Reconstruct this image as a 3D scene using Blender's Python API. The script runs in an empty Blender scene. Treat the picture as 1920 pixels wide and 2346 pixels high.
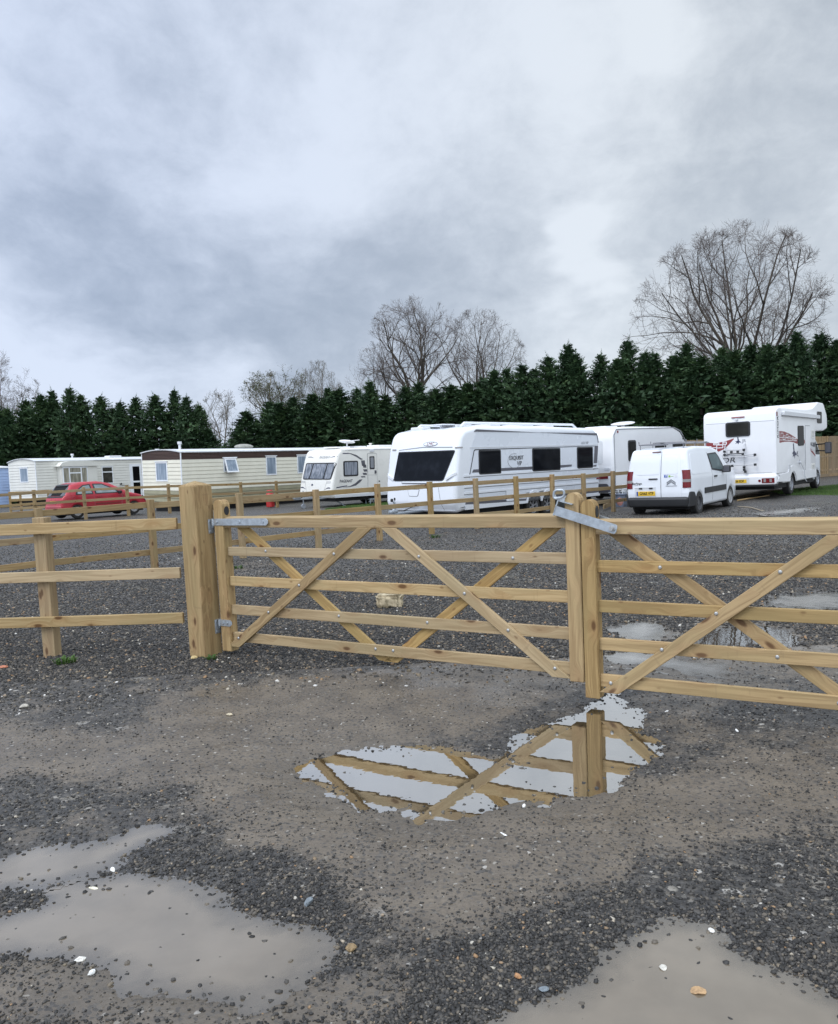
import bpy, bmesh, math, random
import numpy as np
from mathutils import Matrix, Vector
R = math.radians
SC = bpy.context.scene
COL = SC.collection
# ------------------------------------------------------------------ camera
FPX, CY, CAMH = 1923.0, 1226.0, 1.58
PITCH, ROLL = R(4.79), R(2.63)
_F = Vector((0, math.cos(PITCH), -math.sin(PITCH))); _U = Vector((0, math.sin(PITCH), math.cos(PITCH))); _R = Vector((1, 0, 0))
_R2 = _R * math.cos(ROLL) - _U * math.sin(ROLL); _U2 = _U * math.cos(ROLL) + _R * math.sin(ROLL)
cd = bpy.data.cameras.new("camera"); cam = bpy.data.objects.new("camera", cd); COL.objects.link(cam)
mw = Matrix.Identity(4)
for i in range(3):
    mw[i][0] = _R2[i]; mw[i][1] = _U2[i]; mw[i][2] = -_F[i]
mw[2][3] = CAMH
cam.matrix_world = mw
cd.sensor_fit = 'VERTICAL'; cd.sensor_height = 36.0; cd.lens = FPX / 2346 * 36
cd.shift_y = (CY - 1173) / 2346; cd.clip_end = 3000; cd.clip_start = 0.05
SC.camera = cam
def ray(u, v):
    return _F + _R2 * ((u - 960) / FPX) - _U2 * ((v - CY) / FPX)
def gnd(u, v, z=0.0):
    a = ray(u, v); t = (z - CAMH) / a.z
    return (a.x * t, a.y * t)
# ------------------------------------------------------------------ colour management
SC.view_settings.view_transform = 'Standard'; SC.view_settings.look = 'None'
SC.view_settings.exposure = 0.0; SC.view_settings.gamma = 1.0
# ------------------------------------------------------------------ node helper
class NT:
    def __init__(s, tree): s.t = tree; s.n = tree.nodes; s.l = tree.links
    def new(s, typ, **kw):
        n = s.n.new(typ)
        for k, v in kw.items():
            if k.startswith('i_'):
                key = k[2:]; key = int(key) if key.isdigit() else key.replace('_', ' ')
                s.set(n, key, v)
            else: setattr(n, k, v)
        return n
    def set(s, n, key, v):
        if isinstance(v, bpy.types.NodeSocket): s.l.new(v, n.inputs[key])
        else:
            if n.inputs[key].type == 'RGBA' and not hasattr(v, '__len__'): v = (v, v, v, 1)
            n.inputs[key].default_value = v
    def math(s, op, a, b=0.0, c=0.0, clamp=False):
        n = s.new('ShaderNodeMath', operation=op, use_clamp=clamp); s.set(n, 0, a); s.set(n, 1, b); s.set(n, 2, c); return n.outputs[0]
    def vmath(s, op, a, b=(0, 0, 0)):
        n = s.new('ShaderNodeVectorMath', operation=op); s.set(n, 0, a); s.set(n, 1, b)
        return n.outputs['Value'] if op in ('DOT_PRODUCT', 'LENGTH', 'DISTANCE') else n.outputs[0]
    def scale(s, a, k):
        n = s.new('ShaderNodeVectorMath', operation='SCALE'); s.set(n, 0, a); s.set(n, 'Scale', k); return n.outputs[0]
    def mix(s, f, a, b, blend='MIX'):
        n = s.new('ShaderNodeMix', data_type='RGBA', blend_type=blend); s.set(n, 0, f); s.set(n, 6, a); s.set(n, 7, b); return n.outputs[2]
    def rng(s, v, a, b, c=0.0, d=1.0, smooth=True):
        n = s.new('ShaderNodeMapRange', interpolation_type='SMOOTHSTEP' if smooth else 'LINEAR')
        for k, x in zip((0, 1, 2, 3, 4), (v, a, b, c, d)): s.set(n, k, x)
        return n.outputs[0]
    def noise(s, vec, scale, detail=4, rough=.55, dist=0.0):
        n = s.new('ShaderNodeTexNoise'); s.set(n, 'Vector', vec); s.set(n, 'Scale', scale); s.set(n, 'Detail', detail); s.set(n, 'Roughness', rough); s.set(n, 'Distortion', dist)
        return n
    def voro(s, vec, scale, feature='F1', rand=1.0):
        n = s.new('ShaderNodeTexVoronoi', feature=feature); s.set(n, 'Vector', vec); s.set(n, 'Scale', scale); s.set(n, 'Randomness', rand); return n
    def ramp(s, f, stops):
        n = s.new('ShaderNodeValToRGB'); s.set(n, 0, f); e = n.color_ramp.elements
        while len(e) < len(stops): e.new(.5)
        for el, (p, c) in zip(e, stops): el.position = p; el.color = (*c, 1)
        return n.outputs[0]
    def xyz(s, x, y, z):
        n = s.new('ShaderNodeCombineXYZ'); s.set(n, 0, x); s.set(n, 1, y); s.set(n, 2, z); return n.outputs[0]
    def sep(s, v):
        n = s.new('ShaderNodeSeparateXYZ'); s.set(n, 0, v); return n.outputs
# ------------------------------------------------------------------ world: overcast sky
SUN_EL, SUN_AZ = R(50), R(232)       # high, behind the camera and a little to the left
w = bpy.data.worlds.new("World"); SC.world = w; w.use_nodes = True
t = NT(w.node_tree); t.n.clear()
gen = t.new('ShaderNodeTexCoord').outputs['Generated']
D = t.vmath('NORMALIZE', gen); dx, dy, dz = t.sep(D)
den = t.math('ADD', t.math('MAXIMUM', dz, 0.0), 0.22)
proj = t.xyz(t.math('DIVIDE', dx, den), t.math('DIVIDE', dy, den), t.math('MULTIPLY', dz, .6))
warp = t.noise(proj, 1.6, 4).outputs['Color']
warpv = t.scale(t.vmath('SUBTRACT', warp, (.5, .5, .5)), .22)
Dw = t.vmath('ADD', D, warpv)
Ds = t.vmath('ADD', t.vmath('MULTIPLY', D, (1.0, .6, 1.35)), t.scale(warpv, .35))
n1 = t.noise(Ds, 3.9, 9, .58, .12).outputs[0]
n2 = t.noise(t.vmath('ADD', Ds, (3.1, 7.7, 1.3)), 10.5, 8, .62, .15).outputs[0]
val = t.math('ADD', t.math('MULTIPLY', t.math('SUBTRACT', n1, .5), 1.55), t.math('MULTIPLY', t.math('SUBTRACT', n2, .5), 1.05))
val = t.math('ADD', val, .43)
def skydir(u, v):
    return ray(u, v).normalized()
# broad lighter and darker banks of cloud (native pixel of the photo -> direction, amount, angular size)
for (u, v, a, sz) in [(720, 360, .42, .17), (1150, 240, .36, .16), (450, 360, .22, .10), (1312, 590, .60, .034), (1360, 665, .62, .034), (1255, 700, .45, .030), (1290, 545, .3, .03), (1320, 680, .10, .13), (1620, 300, -.02, .28), (1500, 70, .22, .11),
                      (40, 850, .55, .075), (230, 880, .45, .07), (450, 900, .42, .08), (480, 720, -.26, .14), (80, 400, .22, .16), (1490, 80, .34, .05), (740, 380, .16, .06), (170, 120, .14, .08), (560, 480, .14, .10), (330, 230, -.22, .12), (300, 640, -.05, .20), (1020, 520, -.46, .15), (700, 690, -.36, .17), (60, 420, -.10, .16), (1000, 800, .10, .16), (1720, 620, -.06, .16), (900, 40, .02, .2)]:
    c = skydir(u, v)
    dd = t.vmath('DISTANCE', Dw, tuple(c))
    val = t.math('ADD', val, t.rng(dd, 0.0, sz * 1.5, a, 0.0))
val = t.rng(val, -.17, .97, 0.0, 1.0)
dark = t.mix(t.rng(dx, -.45, .4), (.335, .405, .535, 1), (.415, .465, .53, 1))
brig = t.mix(t.rng(dx, -.4, .4), (.68, .76, .92, 1), (.765, .815, .865, 1))
cloud = t.mix(val, dark, brig)
sky = t.new('ShaderNodeTexSky', sky_type='NISHITA', sun_disc=False, sun_elevation=SUN_EL, sun_rotation=SUN_AZ)
cloud = t.mix(1.0, cloud, t.scale(sky.outputs[0], .010), 'ADD')
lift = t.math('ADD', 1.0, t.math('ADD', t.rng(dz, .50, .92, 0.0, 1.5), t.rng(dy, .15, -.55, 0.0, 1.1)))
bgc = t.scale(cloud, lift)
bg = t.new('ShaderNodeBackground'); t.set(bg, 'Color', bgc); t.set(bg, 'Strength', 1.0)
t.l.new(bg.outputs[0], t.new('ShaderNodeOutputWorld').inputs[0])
sd = bpy.data.lights.new("sun", 'SUN'); so = bpy.data.objects.new("sun", sd); COL.objects.link(so)
sd.energy = 1.5; sd.angle = R(30); sd.color = (1, .965, .91)
sv = Vector((math.sin(SUN_AZ) * math.cos(SUN_EL), math.cos(SUN_AZ) * math.cos(SUN_EL), math.sin(SUN_EL)))
so.rotation_euler = sv.to_track_quat('Z', 'Y').to_euler()
# ------------------------------------------------------------------ materials
MATS = {}
def mat(name):
    m = bpy.data.materials.new(name); m.use_nodes = True; n = NT(m.node_tree); n.n.clear()
    out = n.new('ShaderNodeOutputMaterial'); b = n.new('ShaderNodeBsdfPrincipled'); n.l.new(b.outputs[0], out.inputs[0]); MATS[name] = m
    return m, n, b, out
def simple(name, col, rough=.5, metal=0.0, var=.06, scale=3.0, bump=0.0, bscale=40, spec=.5, dirt=0.0):
    m, n, b, o = mat(name)
    tc = n.new('ShaderNodeTexCoord').outputs['Object']
    ns = n.noise(tc, scale, 5, .6).outputs[0]
    c = n.mix(n.rng(ns, .3, .7), tuple(x * (1 - var) for x in col) + (1,), tuple(min(1, x * (1 + var)) for x in col) + (1,))
    if dirt:
        ds = n.noise(n.vmath('MULTIPLY', tc, (3, 3, .8)), 3.5, 8, .7).outputs[0]
        c = n.mix(n.rng(ds, .52, .8, 0, dirt), c, (.20, .18, .14, 1))
    n.set(b, 'Base Color', c); n.set(b, 'Roughness', n.rng(ns, .2, .8, rough * .85, min(1, rough * 1.15))); n.set(b, 'Metallic', metal); n.set(b, 'Specular IOR Level', spec)
    if bump:
        bp = n.new('ShaderNodeBump'); n.set(bp, 'Height', n.noise(tc, bscale, 4).outputs[0]); n.set(bp, 'Strength', bump); n.set(bp, 'Distance', .01); n.l.new(bp.outputs[0], b.inputs['Normal'])
    return m
def wood(name, light, darkc, knot=(.13, .065, .026), grey=0.0, cells=False):
    m, n, b, o = mat(name)
    tc = n.new('ShaderNodeTexCoord').outputs['Object']
    rnd = n.new('ShaderNodeObjectInfo').outputs['Random']
    off = n.xyz(n.math('MULTIPLY', rnd, 37.0), n.math('MULTIPLY', rnd, 19.0), n.math('MULTIPLY', rnd, 53.0))
    p = n.vmath('ADD', tc, off)
    kv = n.voro(n.vmath('MULTIPLY', p, (3.6, 8.5, 8.5)), 1.0)
    kd = kv.outputs['Distance']; kc = n.sep(kv.outputs['Color'])[0]
    has = n.math('GREATER_THAN', kc, .30)
    ks = n.math('MULTIPLY', has, n.rng(kd, .09, .19, 1.0, 0.0))
    halo = n.math('MULTIPLY', has, n.rng(kd, .08, .55, 1.0, 0.0))
    bend = n.math('MULTIPLY', halo, .05)
    px_, py_, pz_ = n.sep(p)
    low = n.noise(n.vmath('MULTIPLY', p, (.7, 3, 3)), 1.0, 3).outputs[0]
    gz = n.math('ADD', n.math('ADD', pz_, bend), n.math('MULTIPLY', low, .12))
    gp = n.xyz(n.math('MULTIPLY', px_, 1.1), n.math('MULTIPLY', py_, 26.0), n.math('MULTIPLY', gz, 30.0))
    g1 = n.noise(gp, 1.6, 3, .5).outputs[0]
    g2 = n.noise(n.vmath('MULTIPLY', gp, (3, 6, 6)), 1.5, 3, .6).outputs[0]
    grain = n.math('ADD', n.math('MULTIPLY', n.rng(g1, .38, .62), .68), n.math('MULTIPLY', n.rng(g2, .3, .7), .32))
    c = n.mix(grain, darkc + (1,), light + (1,))
    patch = n.noise(n.vmath('MULTIPLY', p, (1.3, 5, 5)), 1.0, 4, .6).outputs[0]
    c = n.mix(n.rng(patch, .4, .7, 0, .62), c, tuple(x * .74 for x in light[:1]) + (light[1] * .80, light[2] * .78, 1))
    c = n.mix(n.math('MULTIPLY', halo, .40), c, (.34, .19, .08, 1))
    k2 = n.voro(n.vmath('MULTIPLY', n.vmath('ADD', p, (7, 3, 5)), (7.5, 15, 15)), 1.0); h2 = n.math('GREATER_THAN', n.sep(k2.outputs['Color'])[0], .52)
    c = n.mix(n.math('MULTIPLY', n.math('MULTIPLY', h2, n.rng(k2.outputs['Distance'], .05, .20, 1.0, 0.0)), .75), c, (.20, .115, .05, 1))
    crk = n.noise(n.xyz(n.math('MULTIPLY', px_, 22.0), n.math('MULTIPLY', py_, 3.0), n.math('MULTIPLY', pz_, 3.0)), 1.0, 2).outputs[0]
    c = n.mix(n.rng(crk, .66, .74, 0, .28), c, (.24, .16, .08, 1))
    c = n.mix(n.math('MULTIPLY', ks, .95), c, knot + (1,))
    if grey: c = n.mix(grey, c, (.40, .36, .31, 1))
    if cells:
        wn_ = n.new('ShaderNodeTexWhiteNoise', noise_dimensions='1D'); n.set(wn_, 'W', n.math('ADD', n.math('FLOOR', n.math('MULTIPLY', n.sep(tc)[1], 10.0)), n.math('MULTIPLY', rnd, 99.0)))
        c = n.mix(n.math('MULTIPLY', wn_.outputs['Value'], .5), c, (.20, .145, .085, 1))
    hv = n.new('ShaderNodeHueSaturation'); n.set(hv, 'Color', c); n.set(hv, 'Value', n.math('ADD', .80, n.math('MULTIPLY', rnd, .2))); n.set(hv, 'Saturation', n.math('ADD', .86, n.math('MULTIPLY', n.math('FRACT', n.math('MULTIPLY', rnd, 7.3)), .2)))
    n.set(b, 'Base Color', hv.outputs[0]); n.set(b, 'Roughness', .72); n.set(b, 'Specular IOR Level', .25)
    bp = n.new('ShaderNodeBump'); n.set(bp, 'Height', n.math('SUBTRACT', g2, ks)); n.set(bp, 'Strength', .25); n.set(bp, 'Distance', .004); n.l.new(bp.outputs[0], b.inputs['Normal'])
    return m
WOOD = wood('treated_pine', (.475, .325, .145), (.28, .18, .075))
WOODP = wood('pale_pine', (.515, .375, .20), (.35, .24, .115))
WOODG = wood('greyed_pine', (.46, .335, .18), (.28, .19, .095), grey=.06)
WOODF = wood('fence_pine', (.41, .29, .14), (.28, .185, .085))
BOARDS = wood('fence_boards', (.42, .30, .175), (.28, .195, .11), cells=True)
GALV = simple('galvanised_steel', (.40, .44, .475), .42, .55, .14, 30, .12, 60)
BOLTM = simple('zinc_bolt', (.42, .42, .41), .42, .6)
BLACK = simple('black_plastic', (.018, .019, .021), .5)
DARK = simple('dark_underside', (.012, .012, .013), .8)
RUBBER = simple('tyre_rubber', (.022, .021, .020), .75, dirt=.35)
ALLOY = simple('alloy_wheel', (.46, .47, .49), .35, .6)
STEEL = simple('steel_wheel', (.10, .10, .105), .5, .3, dirt=.4)
HUBCAP = simple('grey_wheel_trim', (.44, .44, .44), .45, .3, dirt=.5)
WHITE = simple('white_paint', (.75, .775, .81), .2, 0, .02, 1.2, dirt=.045)
WHITEM = simple('white_coach_panel', (.78, .785, .795), .24, 0, .02, 1.2, dirt=.05)
SILVW = simple('silver_white_panel', (.68, .715, .765), .28, 0, .02, 1.0)
CREAMW = simple('cream_white_panel', (.76, .745, .69), .3, 0, .03, 1.5, dirt=.08)
GREYP = simple('pale_grey_panel', (.63, .645, .665), .35, 0, .04)
DGREY = simple('dark_grey_decal', (.10, .10, .115), .35)
MGREY = simple('mid_grey_decal', (.24, .25, .27), .4)
SEAM = simple('panel_gap', (.16, .165, .17), .6)
NAVY = simple('navy_decal', (.025, .03, .075), .35)
MAROON = simple('maroon_decal', (.23, .035, .035), .4, 0, .12)
REDP = simple('red_paint', (.42, .028, .045), .3, 0, .08, 2, dirt=.22)
REDL = simple('red_lamp_lens', (.145, .005, .008), .22, 0, .2, 20)
CLEARL = simple('clear_lamp_lens', (.27, .255, .25), .25)
YELLOW = simple('yellow_plate', (.78, .50, .035), .4)
INK = simple('black_lettering', (.01, .01, .012), .4)
GREYINK = simple('grey_lettering', (.30, .31, .33), .4)
BLUE = simple('blue_marking', (.03, .08, .34), .4)
GREENM = simple('green_marking', (.25, .42, .06), .4)
CREAM = simple('cream_cladding', (.73, .705, .585), .5, 0, .04, 2.0, dirt=.05)
OFFW = simple('offwhite_cladding', (.70, .69, .63), .5, 0, .04, 2.0, dirt=.10)
OLIVE = simple('olive_lower_cladding', (.30, .285, .19), .6, 0, .1, 2.0)  # darker olive-beige tone of the lowest boards
PALEBLUE = simple('pale_blue_cladding', (.40, .52, .76), .5, 0, .05, 2.0)
BROWN = simple('dark_brown_fascia', (.060, .034, .026), .55, 0, .15, 6)
ROOFM = simple('pale_grey_roof', (.62, .64, .65), .5, 0, .08, 1.5, dirt=.2)
UPVC = simple('white_window_frame', (.80, .82, .84), .3)
GASRED = simple('red_gas_bottle', (.45, .028, .028), .4, 0, .1)
TERRA = simple('terracotta_pipe', (.30, .11, .06), .6)
BINP = simple('clear_blue_grey_plastic', (.16, .19, .25), .2, 0, .3, 6)
PINKC = simple('pink_cloth', (.42, .20, .17), .8, 0, .3, 14)
def glassy(name, col, rough=.05, curtain=None):
    m, n, b, o = mat(name)
    tc = n.new('ShaderNodeTexCoord').outputs['Object']
    c = col + (1,)
    if curtain:
        wv = n.noise(n.vmath('MULTIPLY', tc, (14, 14, 1.2)), 1.0, 3).outputs[0]
        c = n.mix(n.rng(wv, .35, .7), col + (1,), curtain + (1,))
    else:
        c = n.mix(n.rng(n.noise(tc, 2.2, 3).outputs[0], .45, .7, 0, .5), c, tuple(x * 2.2 for x in col) + (1,))
    n.set(b, 'Base Color', c); n.set(b, 'Roughness', rough); n.set(b, 'Specular IOR Level', .025)
    return m
GLASS = glassy('tinted_glass', (.008, .009, .011))
GLASSD = glassy('dark_window', (.006, .006, .006), .06)
GLASSL = glassy('pale_window', (.11, .145, .15), .06)
NET = glassy('net_curtained_glass', (.20, .25, .31), .1, (.34, .40, .47))
NET2 = glassy('caravan_curtained_glass', (.12, .14, .17), .08, (.34, .36, .40))
BEIGEC = glassy('beige_curtained_glass', (.18, .17, .13), .1, (.42, .40, .33))
def bark(name, c0, c1):
    m, n, b, o = mat(name); tc = n.new('ShaderNodeTexCoord').outputs['Object']
    n.set(b, 'Base Color', n.mix(n.rng(n.noise(n.vmath('MULTIPLY', tc, (1, 1, .3)), 3, 5).outputs[0], .35, .65), c0 + (1,), c1 + (1,))); n.set(b, 'Roughness', .9); return m
BARK = bark('dark_bark', (.045, .038, .030), (.085, .07, .052))
BARKL = bark('pale_bark', (.10, .088, .068), (.16, .14, .105))
TWIG = bark('twig_bark', (.085, .070, .064), (.15, .122, .108))
def foliage(name, a, bcol, ccol):
    m, n, b, o = mat(name)
    at = n.new('ShaderNodeAttribute', attribute_name='tint').outputs['Fac']
    tc = n.new('ShaderNodeTexCoord').outputs['Object']; rnd = n.new('ShaderNodeObjectInfo').outputs['Random']
    cl = n.noise(n.vmath('ADD', tc, n.xyz(n.math('MULTIPLY', rnd, 50.0), 0.0, 0.0)), 1.1, 3).outputs[0]
    f = n.math('ADD', n.math('MULTIPLY', at, .55), n.rng(cl, .38, .68, 0, .45))
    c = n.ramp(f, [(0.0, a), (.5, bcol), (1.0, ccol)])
    n.set(b, 'Base Color', c); n.set(b, 'Roughness', .65); n.set(b, 'Specular IOR Level', .3)
    return m
LEAF = foliage('conifer_foliage', (.016, .038, .016), (.044, .086, .034), (.105, .160, .058))
IVY = foliage('ivy_foliage', (.05, .06, .03), (.09, .10, .05), (.13, .14, .08))
GRASSM = foliage('grass_blades', (.035, .075, .014), (.065, .125, .025), (.11, .17, .04))
# ------------------------------------------------------------------ ground height and masks (numpy)
rngn = np.random.RandomState(7)
_LAT = rngn.rand(256, 256)
def vnoise(x, y):
    xi = np.floor(x).astype(int); yi = np.floor(y).astype(int); fx = x - xi; fy = y - yi
    fx = fx * fx * (3 - 2 * fx); fy = fy * fy * (3 - 2 * fy)
    a = _LAT[xi & 255, yi & 255]; b = _LAT[(xi + 1) & 255, yi & 255]; c = _LAT[xi & 255, (yi + 1) & 255]; d = _LAT[(xi + 1) & 255, (yi + 1) & 255]
    return (a * (1 - fx) + b * fx) * (1 - fy) + (c * (1 - fx) + d * fx) * fy
def fbm(x, y, f, o=4):
    s = 0; a = .5
    for k in range(o):
        s = s + a * vnoise(x * f + 13.7 * k, y * f + 5.3 * k); f = f * 2.03; a *= .5
    return s / (1 - .5 ** o)
def sstep(a, b, x):
    t_ = np.clip((x - a) / (b - a), 0, 1); return t_ * t_ * (3 - 2 * t_)
_CTRL = [(7.6, 24.2, -.107), (12.3, 29.4, .03), (2.5, 25, -.04), (-3, 37.0, -.04), (-13, 33.6, .107), (-8, 41.0, -.107), (-21, 57, .07), (8, 29, -.02)]
def broad(x, y):
    num = 0; den = .35
    for (cx, cy_, z) in _CTRL:
        wgt = np.exp(-((x - cx) ** 2 + (y - cy_) ** 2) / (2 * 3.0 ** 2)); num = num + wgt * z; den = den + wgt
    h = num / den
    h = h - .062 * np.exp(-((x - .95) ** 2 / (2 * 1.3 ** 2) + (y - 5.1) ** 2 / (2 * .75 ** 2)))
    return h
def gz(x, y): return float(broad(np.float64(x), np.float64(y)))
def sdf(x, y, poly):
    P = np.array(poly); Q = np.roll(P, -1, 0); d2 = np.full(x.shape, 1e9); ins = np.zeros(x.shape, bool)
    for (ax, ay), (bx, by) in zip(P, Q):
        ex, ey = bx - ax, by - ay; wx, wy = x - ax, y - ay
        tt = np.clip((wx * ex + wy * ey) / (ex * ex + ey * ey + 1e-12), 0, 1)
        d2 = np.minimum(d2, (wx - ex * tt) ** 2 + (wy - ey * tt) ** 2)
        cnd = ((ay > y) != (by > y)) & (x < ex * (y - ay) / (by - ay + 1e-12) + ax)
        ins ^= cnd
    return np.where(ins, 1, -1) * np.sqrt(d2)
def crop(org, sc, pts, z): return [gnd(org[0] + a / sc, org[1] + b / sc, z) for a, b in pts]
c0 = ((0, 1440), 1.808); c1_ = ((960, 1440), 1.808); cm = ((600, 1560), 1.736); c7 = ((1350, 1150), 3.0456)
PUD = [
 dict(label='long puddle in front of the gate meeting posts, mirroring their timber', z=-.055, lev=-.066, dep=.030, amp=.13, kind='mirror',
      poly=crop(*cm, [(150, 335), (200, 300), (300, 275), (440, 265), (560, 258), (640, 252), (720, 250), (800, 270), (870, 290), (960, 290), (985, 250), (1060, 200), (1170, 155), (1260, 120), (1330, 90), (1370, 45), (1400, 35), (1450, 85), (1520, 130), (1490, 180), (1560, 235), (1600, 280), (1550, 320), (1480, 360), (1400, 420), (1300, 435), (1190, 455), (1130, 470), (1060, 470), (950, 480), (930, 500), (860, 520), (740, 535), (640, 545), (560, 500), (400, 500), (330, 460), (280, 400), (205, 380)], -.055)),
 dict(label='narrow muddy puddle at the left edge, above the large one', z=0, lev=-.010, dep=.06, amp=.075, kind='mud',
      poly=crop(*c0, [(-200, 990), (0, 955), (80, 920), (160, 895), (300, 880), (420, 870), (480, 850), (540, 820), (640, 800), (700, 800), (720, 820), (690, 850), (600, 900), (560, 930), (500, 970), (430, 1000), (350, 1025), (230, 1060), (120, 1070), (0, 1080), (-200, 1090)], 0)),
 dict(label='large round muddy puddle in the lower left of the track', z=0, lev=-.011, dep=.04, amp=.075, kind='mud',
      poly=crop(*c0, [(-200, 1210), (0, 1190), (60, 1170), (150, 1150), (230, 1120), (230, 1080), (330, 1040), (450, 1030), (560, 1010), (720, 1005), (800, 1025), (880, 1050), (980, 1060), (1010, 1090), (960, 1140), (1060, 1190), (1230, 1215), (1320, 1240), (1340, 1300), (1320, 1400), (1270, 1460), (1180, 1520), (1080, 1560), (960, 1560), (850, 1530), (720, 1500), (600, 1500), (520, 1500), (480, 1450), (440, 1410), (300, 1370), (150, 1350), (0, 1330), (-200, 1330)], 0)),
 dict(label='muddy puddle ringed by dark gravel at the lower right', z=0, lev=-.011, dep=.04, amp=.075, kind='mud',
      poly=crop(*c1_, [(1190, 1190), (1120, 1185), (1000, 1190), (930, 1225), (850, 1280), (770, 1350), (740, 1400), (700, 1440), (640, 1470), (560, 1520), (450, 1540), (330, 1590), (250, 1640), (250, 1800), (1000, 2000), (1900, 1800), (1850, 1560), (1690, 1480), (1600, 1440), (1500, 1400), (1440, 1370), (1330, 1310), (1270, 1250), (1230, 1205)], 0)),
 dict(label='broken puddle behind the left end of the right gate', z=0, lev=-.008, dep=.02, amp=.22, kind='film',
      poly=crop(*c7, [(180, 900), (240, 850), (380, 830), (520, 850), (560, 900), (520, 960), (400, 975), (240, 960)], 0)),
 dict(label='puddle behind the crossing braces of the right gate', z=0, lev=-.008, dep=.025, amp=.20, kind='mirror',
      poly=crop(*c7, [(650, 1000), (700, 930), (820, 880), (1000, 860), (1150, 840), (1280, 860), (1400, 900), (1500, 930), (1470, 1000), (1350, 1010), (1200, 990), (1080, 1000), (980, 1020), (800, 1015)], 0)),
 dict(label='patchy puddle stretching away behind the top right of the right gate', z=0, lev=-.008, dep=.02, amp=.35, kind='film',
      poly=crop(*c7, [(1190, 690), (1280, 650), (1450, 630), (1800, 625), (1900, 690), (1800, 740), (1500, 745), (1300, 735)], 0)),
 dict(label='broken puddle behind the lowest rails of the right gate', z=0, lev=-.008, dep=.02, amp=.15, kind='film',
      poly=crop(*c7, [(100, 1060), (300, 1030), (560, 1080), (760, 1110), (960, 1120), (1020, 1180), (900, 1215), (700, 1180), (480, 1130), (300, 1120), (180, 1110)], 0)),
 dict(label='thin strip of standing water on the yard beyond the right gate', z=0, lev=-.008, dep=.02, amp=.4, kind='film',
      poly=[gnd(1735, 1175), gnd(1800, 1166), gnd(1860, 1163), gnd(1850, 1171), gnd(1770, 1180)]),
]
def terrain(x, y, fine=True):
    h = broad(x, y)
    h = h + .030 * (fbm(x, y, .55, 3) - .5) * sstep(3, 12, y) + .020 * (fbm(x + 9, y, 1.7, 3) - .5) * .7
    if fine:
        near = np.exp(-np.maximum(y - 3, 0) / 6)
        h = h + near * (.010 * (fbm(x, y + 4, 9, 3) - .5) + .007 * (fbm(x, y, 34, 3) - .5))
    wet = np.full(x.shape, -1.0)
    for p in PUD:
        P = np.array(p['poly']); lo = P.min(0) - .8; hi = P.max(0) + .8
        k = (x > lo[0]) & (x < hi[0]) & (y > lo[1]) & (y < hi[1])
        if not k.any(): continue
        xx, yy = x[k], y[k]
        s = sdf(xx, yy, p['poly']) + p['amp'] * ((fbm(xx, yy, 3.2, 3) - .5) * 1.1 + (fbm(xx + 5, yy, 14, 3) - .5) * .9 + (fbm(xx, yy + 2, 45, 2) - .5) * .25)
        if p['kind'] == 'mirror' and p['lev'] < -.05:
            ix, iy = gnd(1235, 1755, -.055); s = s - .20 * np.exp(-(((xx - ix - .25 * (yy - iy)) / .30) ** 2 + ((yy - iy) / .13) ** 2)) * (.6 + .8 * fbm(xx, yy, 8, 3))
            ix, iy = gnd(1360, 1680, -.055); s = s - .10 * np.exp(-(((xx - ix) / .13) ** 2 + ((yy - iy) / .07) ** 2))
        base = p['lev'] + .008
        blend = sstep(-.45, 0, s)
        hk = h[k] * (1 - blend) + (base + (h[k] - broad(xx, yy)) * .55) * blend
        h[k] = hk - .013 * sstep(-.06, .03, s) - (p['dep'] - .006) * sstep(0, .38, s) ** .85
        wet[k] = np.maximum(wet[k], s)
    return h, wet
# soft blobs (native pixel centre and half-size): + mud, - loose gravel
BLOB = [(800, 1600, 330, 70, .55), (520, 1640, 260, 60, .35), (700, 1730, 420, 60, .45), (860, 1900, 240, 70, .45), (1100, 1900, 280, 90, .6), (1030, 2060, 190, 110, .55), (1350, 1850, 260, 60, .45), (1300, 2000, 230, 50, .35),
        (150, 1720, 300, 60, .35), (200, 2270, 330, 70, .6), (760, 2280, 260, 60, .5), (1640, 1830, 200, 90, .3), (1000, 1560, 280, 50, .3), (1700, 1480, 300, 150, .35), (600, 1900, 90, 60, .1), (450, 1310, 300, 30, .25), (1560, 1640, 200, 60, .15),
        (120, 1570, 300, 65, -.6), (560, 1530, 200, 40, -.4), (1250, 2140, 330, 110, -.7), (1750, 2010, 280, 110, -.6), (1660, 1660, 330, 90, -.5), (520, 1970, 260, 60, -.4), (700, 2080, 130, 110, -.45), (1080, 1690, 330, 60, -.3), (1830, 2160, 160, 140, -.6), (1000, 2290, 220, 90, -.5), (1150, 1480, 250, 50, -.3), (100, 2060, 120, 40, -.4), (150, 1820, 300, 45, -.3)]
def mudmask(x, y):
    d = np.stack([x, y, np.full(x.shape, -CAMH)], -1)
    F = np.array(_F); R_ = np.array(_R2); U_ = np.array(_U2)
    zc = d @ F; zc = np.maximum(zc, .1)
    u = 960 + FPX * (d @ R_) / zc; v = CY - FPX * (d @ U_) / zc
    b = np.zeros(x.shape)
    for (cu, cv, su, sv_, a) in BLOB:
        b = b + (a if a > 0 else a * .72) * np.exp(-(((u - cu) / su) ** 2 + ((v - cv) / sv_) ** 2))
    n_ = .54 + b*.9 + (fbm(x, y, 1.1, 4) - .5) * .9 + (fbm(x + 3, y + 8, 6, 3) - .5) * .5
    n_ = n_ - .34 * sstep(6.5, 9.5, y)
    return np.clip(sstep(.08, .98, n_), 0, 1)
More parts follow.
